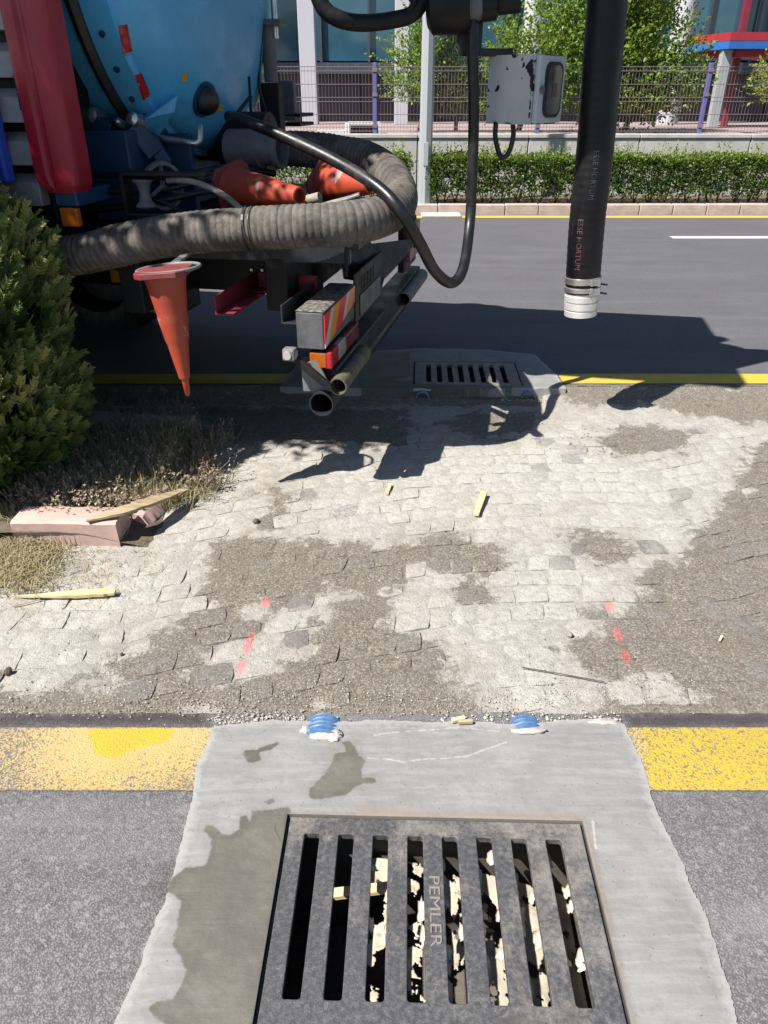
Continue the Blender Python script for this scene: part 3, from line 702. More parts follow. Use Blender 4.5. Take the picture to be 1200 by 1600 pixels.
# torn cream sheet hanging in the pit below the near grate
def torn_sheet():
    nx, ny = 210, 180; mb = MB(); W, D = NG[3], NG[4]
    pitch = (s8 - s1) / 7
    def zz(s, t):
        xw = gl(NG, s, t, 0).x
        return 0.012 - (pitch + 0.64 * 0.019) / (0.64 - xw / 1.55) + fbm(s, t, 7, 2.2) * 0.016
    keep = []
    idx = {}
    S = lambda i: W * (0.28 + 0.715 * i / nx); Tt = lambda j: D * (0.01 + 0.98 * j / ny)
    for i in range(nx):
        for j in range(ny):
            s, t = S(i + .5), Tt(j + .5)
            q = 0.9 * fbm(s, t, 21.0, 4.4, 4) + 0.14 * fbm(s, t, 70, 9.1)
            lim = 0.08 - 0.16 * max(0.0, (s / W - 0.33)) - (0.16 if s / W > 0.80 else 0) + (0.12 if (0.40 < s / W < 0.63 and t / D > 0.58) else 0) + (0.10 if (0.46 < s / W < 0.56 and t / D < 0.6) else 0)
            lim -= 0.13 * math.exp(-((s / W - 0.36) / 0.06) ** 2) * (0.25 < t / D < 0.75)
            if q > lim: keep.append((i, j))
    vs = []; fs = []
    for i, j in keep:
        f = []
        for a, b in ((i, j), (i + 1, j), (i + 1, j + 1), (i, j + 1)):
            if (a, b) not in idx:
                idx[(a, b)] = len(vs); s, t = S(a), Tt(b); vs.append(gl(NG, s, t, zz(s, t)))
            f.append(idx[(a, b)])
        fs.append(tuple(f[::-1]))
    mb.add(vs, fs)
    for _ in range(46):                        # curled flakes hanging from the bars
        i = random.randint(2, 7); side = random.choice((-1, 1)); s = s1 + i * pitch + side * 0.020; t = random.uniform(t0n + .02, t1n - .03)
        if i < 4 and random.random() < .5: continue
        L = random.uniform(0.012, 0.045); Wd = random.uniform(0.006, 0.016); P = []
        for k in range(15):
            a = 2 * math.pi * k / 15; rr_ = 1 + 0.8 * mnoise.noise(Vector((k * 1.7, i, t * 40)))
            P.append(gl(NG, s - side * Wd * (0.45 + 0.6 * math.cos(a) * rr_), t + L * math.sin(a) * rr_ * .6, -0.010 - 0.016 * (0.5 + 0.5 * math.cos(a))))
        o_ = mb.add(P + [sum(P, Vector()) / 15], [(k, (k + 1) % 15, 15) for k in range(15)])
    o = make('torn_sheet', mb, M_PAPER, smooth=180)
    md = o.modifiers.new('thickness', 'SOLIDIFY'); md.thickness = 0.002
    o['kind'] = 'stuff'
    return tag(o, 'torn cream sheet showing through the slots of the foreground grate', 'torn sheet')
torn_sheet()
# a short length of pale timber lying in the pit
a, b = PY(500, 1392, 1.0), PY(600, 1384, 1.0)
mb = MB(); p0 = gl(NG, inv_gl(NG, 505, 1395, -0.10)[0], inv_gl(NG, 505, 1395, -0.10)[1], -0.11); p1 = gl(NG, inv_gl(NG, 612, 1386, -0.10)[0], inv_gl(NG, 612, 1386, -0.10)[1], -0.10)
mb.bar(p0, p1, 0.024, 0.016)
tag(make('timber_offcut', mb, M_WOOD_FRESH, bevel=0.002), 'yellowish timber offcut under the left slots of the foreground grate', 'timber')

# ---------------------------------------------------------------- cobbled median
Y0, Y1 = Y_EDGE + 0.01, G(600, 640).y + 0.02
DAMP = [
    [(330, 850), (400, 834), (470, 842), (540, 848), (600, 858), (640, 850), (700, 832), (760, 850), (800, 880), (780, 902), (720, 882), (660, 884), (630, 902), (605, 945), (615, 985), (675, 1008), (705, 1040), (725, 1080), (735, 1128), (500, 1130), (350, 1130), (330, 1120), (240, 1108), (190, 1095), (165, 1055), (205, 1012), (255, 998), (300, 962), (325, 915), (318, 875)],
    [(1400, 660), (1185, 690), (1150, 750), (1125, 800), (1085, 850), (1055, 880), (1000, 902), (985, 935), (955, 955), (930, 985), (890, 1002), (880, 1015), (900, 1042), (955, 1062), (940, 1100), (960, 1128), (1400, 1130)],
    [(895, 850), (915, 832), (950, 832), (985, 850), (970, 872), (930, 875)],
    [(930, 690), (960, 668), (1020, 664), (1080, 682), (1060, 706), (990, 712)],
    [(690, 660), (740, 645), (850, 646), (830, 672), (760, 692)],
    [(-300, 1072), (0, 1066), (100, 1080), (200, 1090), (330, 1112), (330, 1135), (-300, 1135)],
    [(425, 760), (445, 770), (460, 800), (440, 830), (415, 830)],
    [(715, 900), (750, 905), (778, 930), (750, 945), (720, 935)],
    [(880, 625), (1100, 618), (1400, 640), (1400, 668), (1150, 660), (1000, 640), (900, 640)],
    [(150, 640), (640, 640), (640, 700), (400, 690), (150, 680)]]
DRY = [
    [(400, 978), (440, 950), (480, 930), (530, 914), (545, 934), (505, 972), (470, 1002), (490, 1014), (450, 1034), (400, 1062), (325, 1066), (318, 1024), (330, 1010), (375, 1006)],
    [(388, 950), (420, 935), (440, 945), (400, 975), (380, 985)],
    [(1000, 1050), (1040, 1062), (1060, 1085), (1000, 1090), (965, 1080)]]
DAMP = [gpoly(p) for p in DAMP]; DRY = [gpoly(p) for p in DRY]
def damp_of(P):
    P = np.asarray(P, float)[:, :2]
    d = np.max([sdf(P, s) for s in DAMP], axis=0)
    for s in DRY: d = np.minimum(d, -sdf(P, s))
    return np.clip(d, -0.5, 0.25)
PL_X, PL_Y0, PL_Y1 = -0.97, 2.46, 3.50          # planter
def bed_z(x, y):
    z = -0.0040 + fbm(x, y, 4.5, 2.0) * 0.014 + fbm(x, y, 24, 5.0) * 0.010
    z += 0.05 * max(0.0, min(1.0, (y - 3.72) / 0.3)) * (1 if x > 0.9 else 0.3)
    return z
mb = MB(); xs = np.arange(-3.2, 3.21, 0.025); ys = np.arange(Y0 - 0.07, 4.12, 0.025); nx, ny = len(xs), len(ys)
vs = [(x, y, bed_z(x, y) if y > Y0 else -0.05 + (bed_z(x, y) + 0.05) * max(0, (y - Y0 + 0.07) / 0.07)) for y in ys for x in xs]
mb.add(vs, [(j * nx + i, j * nx + i + 1, (j + 1) * nx + i + 1, (j + 1) * nx + i) for j in range(ny - 1) for i in range(nx - 1)])
for x0, x1 in ((-60, -3.2), (3.2, 60)):
    mb.add([(x0, Y0 - 0.06, -0.02), (x1, Y0 - 0.06, -0.02), (x1, 4.10, -0.02), (x0, 4.10, -0.02)], [(0, 1, 2, 3)])
median = struct(make('cobbled_median', mb, M_BED, smooth=180, attrs={'damp': damp_of(mb.v)}, origin=(0, 0, 0)))
# courses run in shallow arcs, stones of uneven size with open joints
stones = []
def course_y(k, x):
    per = 2.1; u = ((x + 0.9) / per) % 1.0
    return Y0 - 0.9 + k * 0.102 + 0.17 * x + 0.13 * math.sin(math.pi * u) + fbm(x, k * 0.11, 2.0, 9.0) * 0.03
for k in range(0, 50):
    x = -2.9 + random.uniform(0, 0.1)
    while x < 2.9:
        w = random.uniform(0.078, 0.125)
        sh = random.uniform(-0.02, 0.02)
        q = [(x, course_y(k, x)), (x + w, course_y(k, x + w)), (x + w + sh, course_y(k + 1, x + w + sh)), (x + sh, course_y(k + 1, x + sh))]
        x += w
        cx, cy = sum(p[0] for p in q) / 4, sum(p[1] for p in q) / 4
        if cy < Y0 + 0.05 or cy > Y1 - 0.02 or (cx < PL_X + 0.08 and PL_Y0 - 0.05 < cy < PL_Y1 + 0.1): continue
        px, py, zc = proj((cx, cy, 0))
        if px < -260 or px > 1460: continue
        stones.append((zc, q, cx, cy, -20 < px < 1220))
def stone_mesh(q, cx, cy):
    n = 3; gap = random.uniform(0.0016, 0.0040); z0 = random.gauss(0.0, 0.0010); tx, ty = random.gauss(0, 0.008), random.gauss(0, 0.008)
    tone = min(1, max(0, random.gauss(0.5, 0.25)))
    q = [Vector((p[0] + random.uniform(-.005, .005), p[1] + random.uniform(-.005, .005))) for p in q]
    c = Vector((cx, cy))
    q = [p + (c - p).normalized() * gap * 1.4 for p in q]
    vs = []
    for j in range(n + 1):
        for i in range(n + 1):
            u, v = i / n, j / n
            # rounded corners
            p = q[0] * (1 - u) * (1 - v) + q[1] * u * (1 - v) + q[2] * u * v + q[3] * (1 - u) * v
            cu = (abs(u - .5) * 2) * (abs(v - .5) * 2)
            if cu > 0.9: p = p + (c - p) * 0.07
            edge = (i in (0, n)) or (j in (0, n))
            z = z0 + (p.x - cx) * tx + (p.y - cy) * ty - (0.0026 if edge else 0) - (0.002 if cu > .9 else 0) + fbm(p.x, p.y, 22, 3) * 0.005
            vs.append((p.x, p.y, z))
    fs = [(j * (n + 1) + i, j * (n + 1) + i + 1, (j + 1) * (n + 1) + i + 1, (j + 1) * (n + 1) + i) for j in range(n) for i in range(n)]
    rim = [i for i in range(n + 1)] + [(j + 1) * (n + 1) - 1 for j in range(1, n + 1)] + [n * (n + 1) + i for i in range(n - 1, -1, -1)] + [j * (n + 1) for j in range(n - 1, 0, -1)]
    o = len(vs)
    for r in rim: p = vs[r]; vs.append((p[0] + (p[0] - cx) * 0.03, p[1] + (p[1] - cy) * 0.03, p[2] - 0.03))
    m = len(rim); fs += [(rim[i], o + i, o + (i + 1) % m, rim[(i + 1) % m]) for i in range(m)]
    return vs, fs, tone
stones.sort(key=lambda s: (not s[4], s[0]))
rest = MB(); tones = []
for i, (zc, q, cx, cy, _) in enumerate(stones):
    vs, fs, tone = stone_mesh(q, cx, cy)
    if i < 298:
        mb = MB(); mb.add(vs, fs)
        make('cobble', mb, M_COBBLE, median, smooth=50, attrs={'damp': damp_of(vs), 'tone': [tone] * len(vs)}, origin=(cx, cy, 0))
    else:
        rest.add(vs, fs); tones += [tone] * len(vs)
if rest.v:
    o = make('cobbles', rest, M_COBBLE, median, smooth=50, attrs={'damp': damp_of(rest.v), 'tone': tones}); o['kind'] = 'stuff'

# ---------------------------------------------------------------- far carriageway, verge, forecourt
YF0 = G(600, 606, ZR).y                         # its near edge
YK = G(900, 336, ZR).y                          # far kerb
mb = MB()
f0, f2 = gl(FG, 0, 0, 0), gl(FG, FG[3], FG[4], 0)
fx0, fx1 = f0.x - 0.03, f2.x + 0.05; fy0, fy1 = min(f2.y, gl(FG, 0, FG[4], 0).y) - 0.03, max(f0.y, gl(FG, FG[3], 0, 0).y) + 0.03
for x0, y0, x1, y1 in ((-60, YF0 + 0.03, fx0, YK), (fx1, YF0 + 0.03, 60, YK), (fx0, fy1, fx1, YK)):
    mb.add([(x0, y0, ZR), (x1, y0, ZR), (x1, y1, ZR), (x0, y1, ZR)], [(0, 1, 2, 3)])
struct(make('far_road', mb, M_ROAD_FAR, origin=(0, 0, 0)))
# crumbling edge of the far carriageway, sloping down to the stones
mb = MB(); xs = np.concatenate([np.linspace(-60, -3, 10), np.arange(-2.9, 3.5, 0.03), np.linspace(3.6, 60, 10)])
rows = [(-0.30, -0.055), (-0.20, -0.012), (-0.10, 0.028), (-0.02, 0.062), (0.045, ZR + 0.003)]
vs = []
for dy, z in rows:
    for x in xs: vs.append((x, YF0 + dy + fbm(x, dy, 6, 3) * 0.05, z + (fbm(x, dy, 14, 1) * 0.022 if dy < 0.0 else 0) - (0.0 if x > 1.0 else 0.02 * (dy < 0.0))))
nx = len(xs)
mb.add(vs, [(j * nx + i, j * nx + i + 1, (j + 1) * nx + i + 1, (j + 1) * nx + i) for j in range(len(rows) - 1) for i in range(nx - 1)])
struct(make('road_edge', mb, M_BED, smooth=180, attrs={'damp': [0.05 if v[1] > YF0 - 0.12 else -0.02 for v in mb.v]}, origin=(0, 0, 0)))
ya, yb = G(600, 605, ZR).y + 0.05, G(600, 587, ZR).y + 0.02
pl = G(450, 596, ZR).x; pr = G(878, 596, ZR).x
for x0, x1 in ((-30, pl), (pr, 30)):
    quad_sheet('yellow_line', [(x0, ya, x1, yb)], ZR + 0.005, M_YELLOW_FAR)
quad_sheet('yellow_line', [(-30, G(600, 341, ZR).y, 30, G(600, 337.3, ZR).y)], ZR + 0.004, M_YELLOW_FAR)
p, q = G(1052, 373.2, ZR), G(1052, 369.6, ZR)
quad_sheet('lane_line', [(p.x, p.y, p.x + 3.0, q.y), (p.x - 9, p.y, p.x - 6, q.y)], ZR + 0.004, M_WHITE_LINE)
# kerb of pale pink stones
kerb = bpy.data.objects.new('kerb', None); COL.objects.link(kerb); kerb['kind'] = 'structure'; WORLD_OF['kerb'] = Matrix.Identity(4)
first = None
for i in range(34):
    x = -6.6 + i * 0.475
    if first is None:
        mb = MB(); mb.box((0, 0, 0.03), (0.466, 0.13, 0.22)); first = make('kerb_stone', mb, M_KERB_STONE, kerb, bevel=0.012, origin=(0, 0, 0)); o = first
    else: o = first.copy(); COL.objects.link(o); o.parent = kerb
    o.location = (x, YK + 0.07, ZR + random.uniform(-.006, .004)); o.rotation_euler = (0, 0, random.gauss(0, 0.008))
YW = 13.0
YW = G(900, 336, ZR).y + 1.9                    # retaining wall face
quad_sheet('verge', [(-60, YK + 0.135, 60, YW)], ZR + 0.06, M_SOIL)
ZF = 0.93
ZF = PY(600, 207, YW).z - 0.03                  # forecourt level behind the wall
quad_sheet('forecourt', [(-80, YW + 0.16, 80, 60)], ZF, M_PAVING)

# retaining wall of cast panels
wall = thing('retaining_wall', (0, YW, ZR), 'low pale concrete retaining wall of cast panels behind the hedge', 'wall')
pw = 1.76; xj = PY(998, 230, YW).x
prev = None
for i in range(-7, 5):
    x0 = xj + i * pw
    mb = MB(); mb.box((x0 + pw / 2, YW + 0.08, (ZR + ZF) / 2 - 0.05), (pw - 0.016, 0.16, ZF - ZR + 0.0))
    p_ = make('concrete_panel', mb, M_WALL, wall, bevel=0.008)
    mb = MB(); mb.box((x0 + pw / 2, YW + 0.08, ZF - 0.02), (pw - 0.01, 0.20, 0.06))
    make('coping', mb, M_WALL, wall, bevel=0.008)
mb = MB(); mb.box((0, YW + 0.10, (ZR + ZF) / 2 - 0.06), (40, 0.10, ZF - ZR - 0.06)); make('joint_filler', mb, M_BLACK, wall)

# mesh fence on the wall
YFN = YW + 0.10
zt_f = PY(600, 103, YFN).z
fence = thing('mesh_fence', (0, YFN, ZF), 'wire mesh fence with violet posts on top of the concrete wall', 'fence')
p1x, p2x = PY(586, 190, YFN).x, PY(1095, 190, YFN).x; sp = (p2x - p1x) / 2
post0 = panel0 = None
for i in range(-3, 5):
    x = p1x + i * sp
    if post0 is None:
        mb = MB(); mb.box((0, 0, (zt_f - ZF) / 2 + 0.02), (0.06, 0.06, zt_f - ZF + 0.04)); post0 = make('post', mb, M_POST_BLUE, fence, bevel=0.006, origin=(0, YFN, ZF)); o = post0
        post0.data.transform(Matrix.Translation((0, YFN, ZF)))
        cls = []
        for zz in (0.12, 0.55, 0.88):
            mb = MB(); mb.box((0, -0.034, zz), (0.075, 0.012, 0.05))
            cl0 = make('clamp', mb, M_WIRE, post0, origin=(0, 0, 0)); cl0.data.transform(Matrix.Translation((0, YFN, ZF))); cls.append(cl0)
    else:
        o = post0.copy(); COL.objects.link(o); o.parent = fence
        for cl0 in cls: c = cl0.copy(); COL.objects.link(c); c.parent = o
    o.location = (x, 0, 0)
    if i < 4:
        if panel0 is None:
            mb = MB(); H = zt_f - ZF
            n = int(sp / 0.052)
            for k in range(n):
                xx = 0.04 + (sp - 0.08) * k / (n - 1); mb.box((xx, 0, H / 2 + 0.01), (0.004, 0.004, H - 0.02))
            for zz in (0.05, 0.11, 0.30, 0.49, 0.55, 0.74, 0.93, 0.99):
                mb.box((sp / 2, -0.006, H * zz), (sp - 0.07, 0.006, 0.009))
            panel0 = make('wire_panel', mb, M_WIRE, fence, origin=(0, 0, 0)); o = panel0
        else: o = panel0.copy(); COL.objects.link(o); o.parent = fence
        o.location = (x, 0, 0)

# ---------------------------------------------------------------- office building
YC, YB = 18.0, 19.6
bld = thing('office_building', (2, YB, ZF), 'office building with teal glass curtain wall and pale columns beyond the fence', 'building')
zg = PY(600, 97, YB).z
mb = MB(); mb.box((2, YB + 6, (ZF + 12) / 2), (44, 11.4, 12 - ZF)); make('core', mb, M_RECESS, bld)
mb = MB(); mb.box((2, YB + 0.16, zg - 0.12), (44, 0.5, 0.22)); make('soffit', mb, M_MULLION, bld)
pane0 = None; pwid = 1.08
for r in range(4):
    for k in range(-16, 24):
        x = k * pwid + 0.2; z = zg + 0.02 + r * 2.15
        if pane0 is None:
            mb = MB(); mb.box((0, 0, 1.05), (pwid - 0.05, 0.04, 2.09)); pane0 = make('window_pane', mb, M_GLASS, bld, origin=(0, 0, 0)); o = pane0
        else: o = pane0.copy(); COL.objects.link(o); o.parent = bld
        o.location = (x - 2, 0.10 + random.gauss(0, 0.004), z - ZF); o.rotation_euler = (random.gauss(0, 0.006), 0, random.gauss(0, 0.006))
mul0 = None
for k in range(-16, 25):
    x = (k - 0.5) * pwid + 0.2
    if mul0 is None:
        mb = MB(); mb.box((0, 0, 4.3), (0.05, 0.12, 8.6)); mul0 = make('mullion', mb, M_MULLION, bld, origin=(0, 0, 0)); o = mul0
    else: o = mul0.copy(); COL.objects.link(o); o.parent = bld
    o.location = (x - 2, 0.05, zg - ZF)
mb = MB(); mb.box((PY(1165, 30, YB - 0.1).x, YB - 0.02, zg + 4.2), (0.13, 0.16, 8.6)); make('red_mullion', mb, paint('dark_red_mullion', (0.14, 0.012, 0.03), 0.5, 0.1), bld)
# ground floor: dark glazing between piers
for k in range(-9, 14):
    mb = MB(); mb.box((k * 1.9 + 0.4, YB + 0.26, (ZF + zg) / 2), (1.82, 0.05, zg - ZF - 0.3)); make('ground_floor_glazing', mb, M_RECESS, bld)
for px, py, w, rnd in ((476, 150, 0.33, 0), (627, 150, 0.29, 0), (493 - 240, 150, 0.33, 0), (832, 60, 0.43, 1), (1052, 130, 0.44, 1), (1290, 130, 0.44, 1)):
    x = PY(px + (8 if px == 476 else 0), py, YC).x; mb = MB()
    if rnd: mb.lathe([(0, w / 2), (9.5, w / 2)], (x, YC, ZF), (0, 0, 1), 28)
    else: mb.box((x, YC, ZF + 4.75), (w, w, 9.5))
    make('column', mb, M_COLUMN, bld, smooth=35 if rnd else None, bevel=0 if rnd else 0.01)

# red and blue entrance canopy
cy = 15.6; A = PY(1143, 50, cy); zt = A.z; zm = PY(1143, 63, cy).z; zb = PY(1143, 76, cy).z; zu = PY(1143, 88, cy).z
cn = thing('entrance_canopy', (A.x + 1.5, cy + 0.6, ZF), 'red and blue banded entrance canopy on a grey pillar at the right', 'canopy')
def slab(z0, z1, m, name, g=0.0):
    mb = MB(); mb.prism([(A.x + g, cy + g, z0), (A.x + 4.2, cy + 0.15 + g, z0), (A.x + 4.2, cy + 1.6, z0), (A.x - 0.32 + g, cy + 1.35, z0)], (0, 0, z1 - z0)); make(name, mb, m, cn)
slab(zm, zt, M_CANOPY_RED, 'red_band'); slab(zb, zm - 0.002, M_CANOPY_BLUE, 'blue_band', 0.004); slab(zu, zb - 0.004, M_CANOPY_RED, 'red_beam', 0.25)
mb = MB(); pc = PY(1127, 120, cy + 0.25); mb.box((pc.x, cy + 0.25, (ZF + zb) / 2), (0.17, 0.17, zb - ZF)); make('pillar', mb, M_POLE, cn, bevel=0.008)
mb = MB(); pc = PY(1146, 120, cy + 0.9); mb.box((pc.x, cy + 0.9, (ZF + zu) / 2), (0.11, 0.11, zu - ZF)); make('red_post', mb, paint('shaded_red_post', (0.13, 0.012, 0.02), 0.5, 0.1), cn, bevel=0.006)  # canopy red darkened on this post to stand in for shade

# low white frame standing just behind the fence
vy = YW + 0.45; x0, x1 = PY(540, 200, vy).x, PY(596, 200, vy).x; xl_ = PY(495, 205, vy).x; zt2 = PY(560, 192, vy).z
fr = thing('white_frame', ((x0 + x1) / 2, vy, ZF), 'low white open frame with a white slab beside it behind the fence post', 'frame')
mb = MB(); mb.box((x0 + 0.035, vy, (ZF + zt2) / 2), (0.07, 0.3, zt2 - ZF)); mb.box((x1 - 0.02, vy, (ZF + zt2) / 2), (0.04, 0.3, zt2 - ZF)); 
for c_, s_ in (((x0 + 0.035, vy, (ZF + zt2) / 2), (0.07, 0.3, zt2 - ZF)), ((x1 - 0.02, vy, (ZF + zt2) / 2), (0.04, 0.3, zt2 - ZF))):
    mb = MB(); mb.box(c_, s_); make('upright', mb, M_CAR_WHITE, fr, bevel=.006)
mb = MB(); mb.box(((x0 + x1) / 2 + .012, vy, zt2 - 0.0), (x1 - x0 - .05, 0.298, 0.035)); make('top_rail', mb, M_CAR_WHITE, fr, bevel=.006)
mb = MB(); mb.box(((x0 + x1) / 2 + .012, vy + .1, (ZF + zt2) / 2 - .02), (x1 - x0 - .13, 0.02, zt2 - ZF - .04)); make('dark_back', mb, M_WINDOW_DARK, fr)
mb = MB(); mb.box(((xl_ + x0) / 2, vy, ZF + 0.02), (x0 - xl_ - .005, 0.3, 0.05)); make('slab', mb, M_CAR_WHITE, fr, bevel=.006)

# street light pole
pb = G(663, 328, ZR); pb.y = YK + 0.55
x = PY(663, 320, pb.y).x; xt = x + 0.02
pole = thing('street_light_pole', (x, pb.y, ZR), 'pale octagonal street light pole standing in the gap of the hedge', 'pole')
mb = MB(); mb.lathe([(0, 0.098), (9.0, 0.05)], (x, pb.y, ZR + 0.02), (0, 0, 1), 8); make('shaft', mb, M_POLE, pole)
mb = MB(); mb.box((x, pb.y, ZR + 0.05), (0.36, 0.36, 0.06)); make('base_plate', mb, M_WALL, pole, bevel=0.01)
mb = MB(); mb.box((x, pb.y - 0.094, ZR + 0.75), (0.07, 0.012, 0.30)); make('access_door', mb, M_POLE, pole, bevel=0.004)
mb = MB(); mb.tube(spline([(x, pb.y, ZR + 8.95), (x, pb.y - 0.3, ZR + 9.3), (x, pb.y - 1.3, ZR + 9.5)], 0.1), 0.035, 10); mb.box((x, pb.y - 1.55, ZR + 9.5), (0.22, 0.6, 0.1)); make('lamp_head', mb, M_POLE, pole)
# pale drain slab with rubble beside the pole
mb = MB(); p = G(690, 341, ZR); mb.box((p.x, YK - 0.12, ZR + 0.02), (0.55, 0.35, 0.03)); o = make('drain_slab', mb, M_WALL, bevel=0.01); tag(o, 'broken pale concrete slab at the foot of the street light pole', 'slab')

# ---------------------------------------------------------------- foliage
def leaf_quads(pts, dirs, size, mb, tints, tint, width=0.55, fold=0.25):
    for p, d in zip(pts, dirs):
        L = size * random.uniform(0.6, 1.35)
        d = Vector(d).normalized(); s = d.cross(Vector((random.gauss(0, 1), random.gauss(0, 1), random.gauss(0, 1))))
        if s.length < 1e-3: continue
        s.normalize(); n = d.cross(s)
        p = Vector(p); a = p + d * L; m1 = p + d * L * 0.45 + s * L * width * 0.5 + n * L * fold * 0.3; m2 = p + d * L * 0.45 - s * L * width * 0.5 + n * L * fold * 0.3
        mb.add([p, m1, a, m2], [(0, 1, 2), (0, 2, 3)]); tints += [min(1, max(0, tint(p) + random.gauss(0, 0.16)))] * 4

def hedge(x0, x1, y0, y1, zb, zt, label, n, sprigs):
    mb = MB(); tints = []
    pts = []; dirs = []
    for _ in range(n):
        x = random.uniform(x0, x1); f = random.random()
        top = zt + fbm(x, 0, 1.3, 4.0) * 0.08
        if f < 0.52: y = y0 + abs(random.gauss(0, 0.09)) + fbm(x, 1, 3, 6) * 0.07; z = zb + 0.10 + (top - zb - 0.10) * (random.random() ** 0.85)
        elif f < 0.80: y = random.uniform(y0, y1); z = top - abs(random.gauss(0, 0.06))
        elif f < 0.88: x = random.choice((x0, x1)) + random.gauss(0, 0.05); y = random.uniform(y0, y1); z = random.uniform(zb + 0.12, top)
        else: y = random.uniform(y0 + 0.05, y1); z = random.uniform(zb + 0.15, top)
        if z < zb + 0.2 and random.random() < 0.5 + fbm(x, z, 4, 3): continue
        if fbm(x * 2.4, z * 2.4 + y, 2.5, 8.0) < -0.17 and f < 0.52: continue
        pts.append((x, y, z)); dirs.append((random.gauss(0, 1), random.gauss(-0.45, 1), random.gauss(0.55, 0.8)))
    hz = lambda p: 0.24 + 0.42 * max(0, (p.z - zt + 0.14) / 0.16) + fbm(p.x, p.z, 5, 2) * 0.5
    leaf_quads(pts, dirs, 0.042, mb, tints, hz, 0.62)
    for _ in range(sprigs):
        x = random.uniform(x0, x1); y = random.uniform(y0 + 0.05, y1); h = random.uniform(0.05, 0.22)
        if fbm(x, 0, 1.1, 33.0) < -0.02: h *= 0.4
        P = [(x + random.gauss(0, 0.006), y, zt - 0.04 + h * k / 9) for k in range(10)]
        leaf_quads(P, [(random.gauss(0, 1), random.gauss(0, 1), 0.9) for _ in P], 0.034, mb, tints, lambda p: 0.85)
    root = thing('hedge', ((x0 + x1) / 2, (y0 + y1) / 2, zb), label, 'hedge')
    make('foliage', mb, M_HEDGE, root, attrs={'tint': tints})
    mb = MB()
    x = x0 + 0.1
    while x < x1:
        yy = random.uniform(y0 + 0.12, y1 - 0.1); b = Vector((x, yy, zb))
        for _ in range(3):
            e = b + Vector((random.gauss(0, 0.09), random.gauss(-0.02, 0.07), random.uniform(0.25, 0.42)))
            mb.tube([b, (b + e) / 2 + Vector((random.gauss(0, .02), 0, 0)), e], [0.010, 0.007, 0.004], 5)
        x += random.uniform(0.10, 0.2)
    make('stems', mb, M_BARK, root)['kind'] = 'stuff'
    return root
hy = YK + 0.42; zh = PY(900, 246, hy).z
hx_r0 = PY(676, 290, hy).x; hx_l1 = PY(634, 290, hy).x
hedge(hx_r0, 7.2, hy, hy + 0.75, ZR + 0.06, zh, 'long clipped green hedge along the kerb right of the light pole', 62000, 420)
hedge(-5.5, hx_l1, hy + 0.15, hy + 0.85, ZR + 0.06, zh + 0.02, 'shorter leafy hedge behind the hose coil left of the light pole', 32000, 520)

def broadleaf(base, trunk_h, blobs, n, leafs, label, mat, size=0.06, group=None, tintf=None):
    root = thing('tree', base, label, 'tree', group)
    b = Vector(base); mb = MB(); top = b + Vector((0.05, 0, trunk_h))
    mb.tube(spline([b, (b + top) / 2 + Vector((0.04, 0.02, 0)), top], 0.15), None or 0.05, 8)
    for c, r in blobs:
        c = Vector(c); mb.tube(spline([top - Vector((0, 0, 0.2)), (top + c) / 2 + Vector((0, 0, 0.08)), c], 0.2), 0.018, 6)
    make('trunk', mb, M_BARK, root)
    mb = MB(); tints = []
    tot = sum(r[0] * r[1] * r[2] for c, r in blobs)
    for c, r in blobs:
        k = int(n * (r[0] * r[1] * r[2]) / tot)
        for _ in range(k // 9):
            # a twig with nine leaves
            while True:
                u = Vector((random.uniform(-1, 1), random.uniform(-1, 1), random.uniform(-1, 1)))
                if 0.15 < u.length < 1: break
            p = Vector(c) + Vector((u.x * r[0], u.y * r[1], u.z * r[2]))
            if fbm(p.x * 1.7, p.z * 1.7 + p.y, 1.6, 12.0) < -0.16: continue
            d = (Vector((u.x, u.y, u.z * 0.6 + 0.5)).normalized() + Vector((random.gauss(0, .35), random.gauss(0, .35), random.gauss(0.1, .35)))).normalized()
            pts = [p + d * (0.045 * q) for q in range(9)]
            leaf_quads(pts, [d + Vector((random.gauss(0, .9), random.gauss(0, .9), random.gauss(-.2, .8))) for _ in pts], size, mb, tints, tintf or (lambda p: 0.45), 0.6)
    make('crown', mb, mat, root, attrs={'tint': tints})
    return root
ty = YW + 0.95
def bl(px, py, rx, rz, y=ty, ry=None): return (PY(px, py, y), (rx, ry or rx * 0.8, rz))
b0 = PY(975, 205, ty); b0.z = ZF
warm = lambda p: 0.30 + 0.65 * max(0, min(1, (1.75 - p.z) / 0.6)) if p.z < 1.9 else 0.35
broadleaf(b0, 0.5, [bl(940, 60, 0.75, 0.6), bl(1010, 70, 0.65, 0.55), bl(1000, 140, 0.72, 0.42), bl(930, 140, 0.6, 0.42), bl(990, 170, 0.5, 0.28), bl(1050, 150, 0.38, 0.3), bl(870, 110, 0.5, 0.5), bl(960, -60, 0.8, 0.6), bl(880, 30, 0.4, 0.45), bl(1075, 110, 0.25, 0.3)], 34000, 0, 'light green leafy tree behind the fence beside the black suction hose', M_BROADLEAF, 0.066, None, warm)
b1 = PY(655, 205, ty); b1.z = ZF
broadleaf(b1, 0.5, [bl(648, 105, 0.24, 0.42), bl(640, 140, 0.28, 0.22), bl(615, 95, 0.10, 0.25), bl(660, 60, 0.14, 0.35)], 3600, 0, 'small sparse tree behind the fence partly hidden by the light pole', M_BROADLEAF, 0.055, None, warm)
b2 = PY(1225, 205, ty); b2.z = ZF
broadleaf(b2, 0.6, [bl(1225, 130, 0.28, 0.3), bl(1205, 140, 0.2, 0.2), bl(1270, 110, 0.4, 0.4)], 5000, 0, 'yellowing leafy tree at the right behind the fence near the canopy', M_BROADLEAF, 0.06, None, lambda p: 0.75)
b4 = PY(810, 205, ty + 0.3); b4.z = ZF
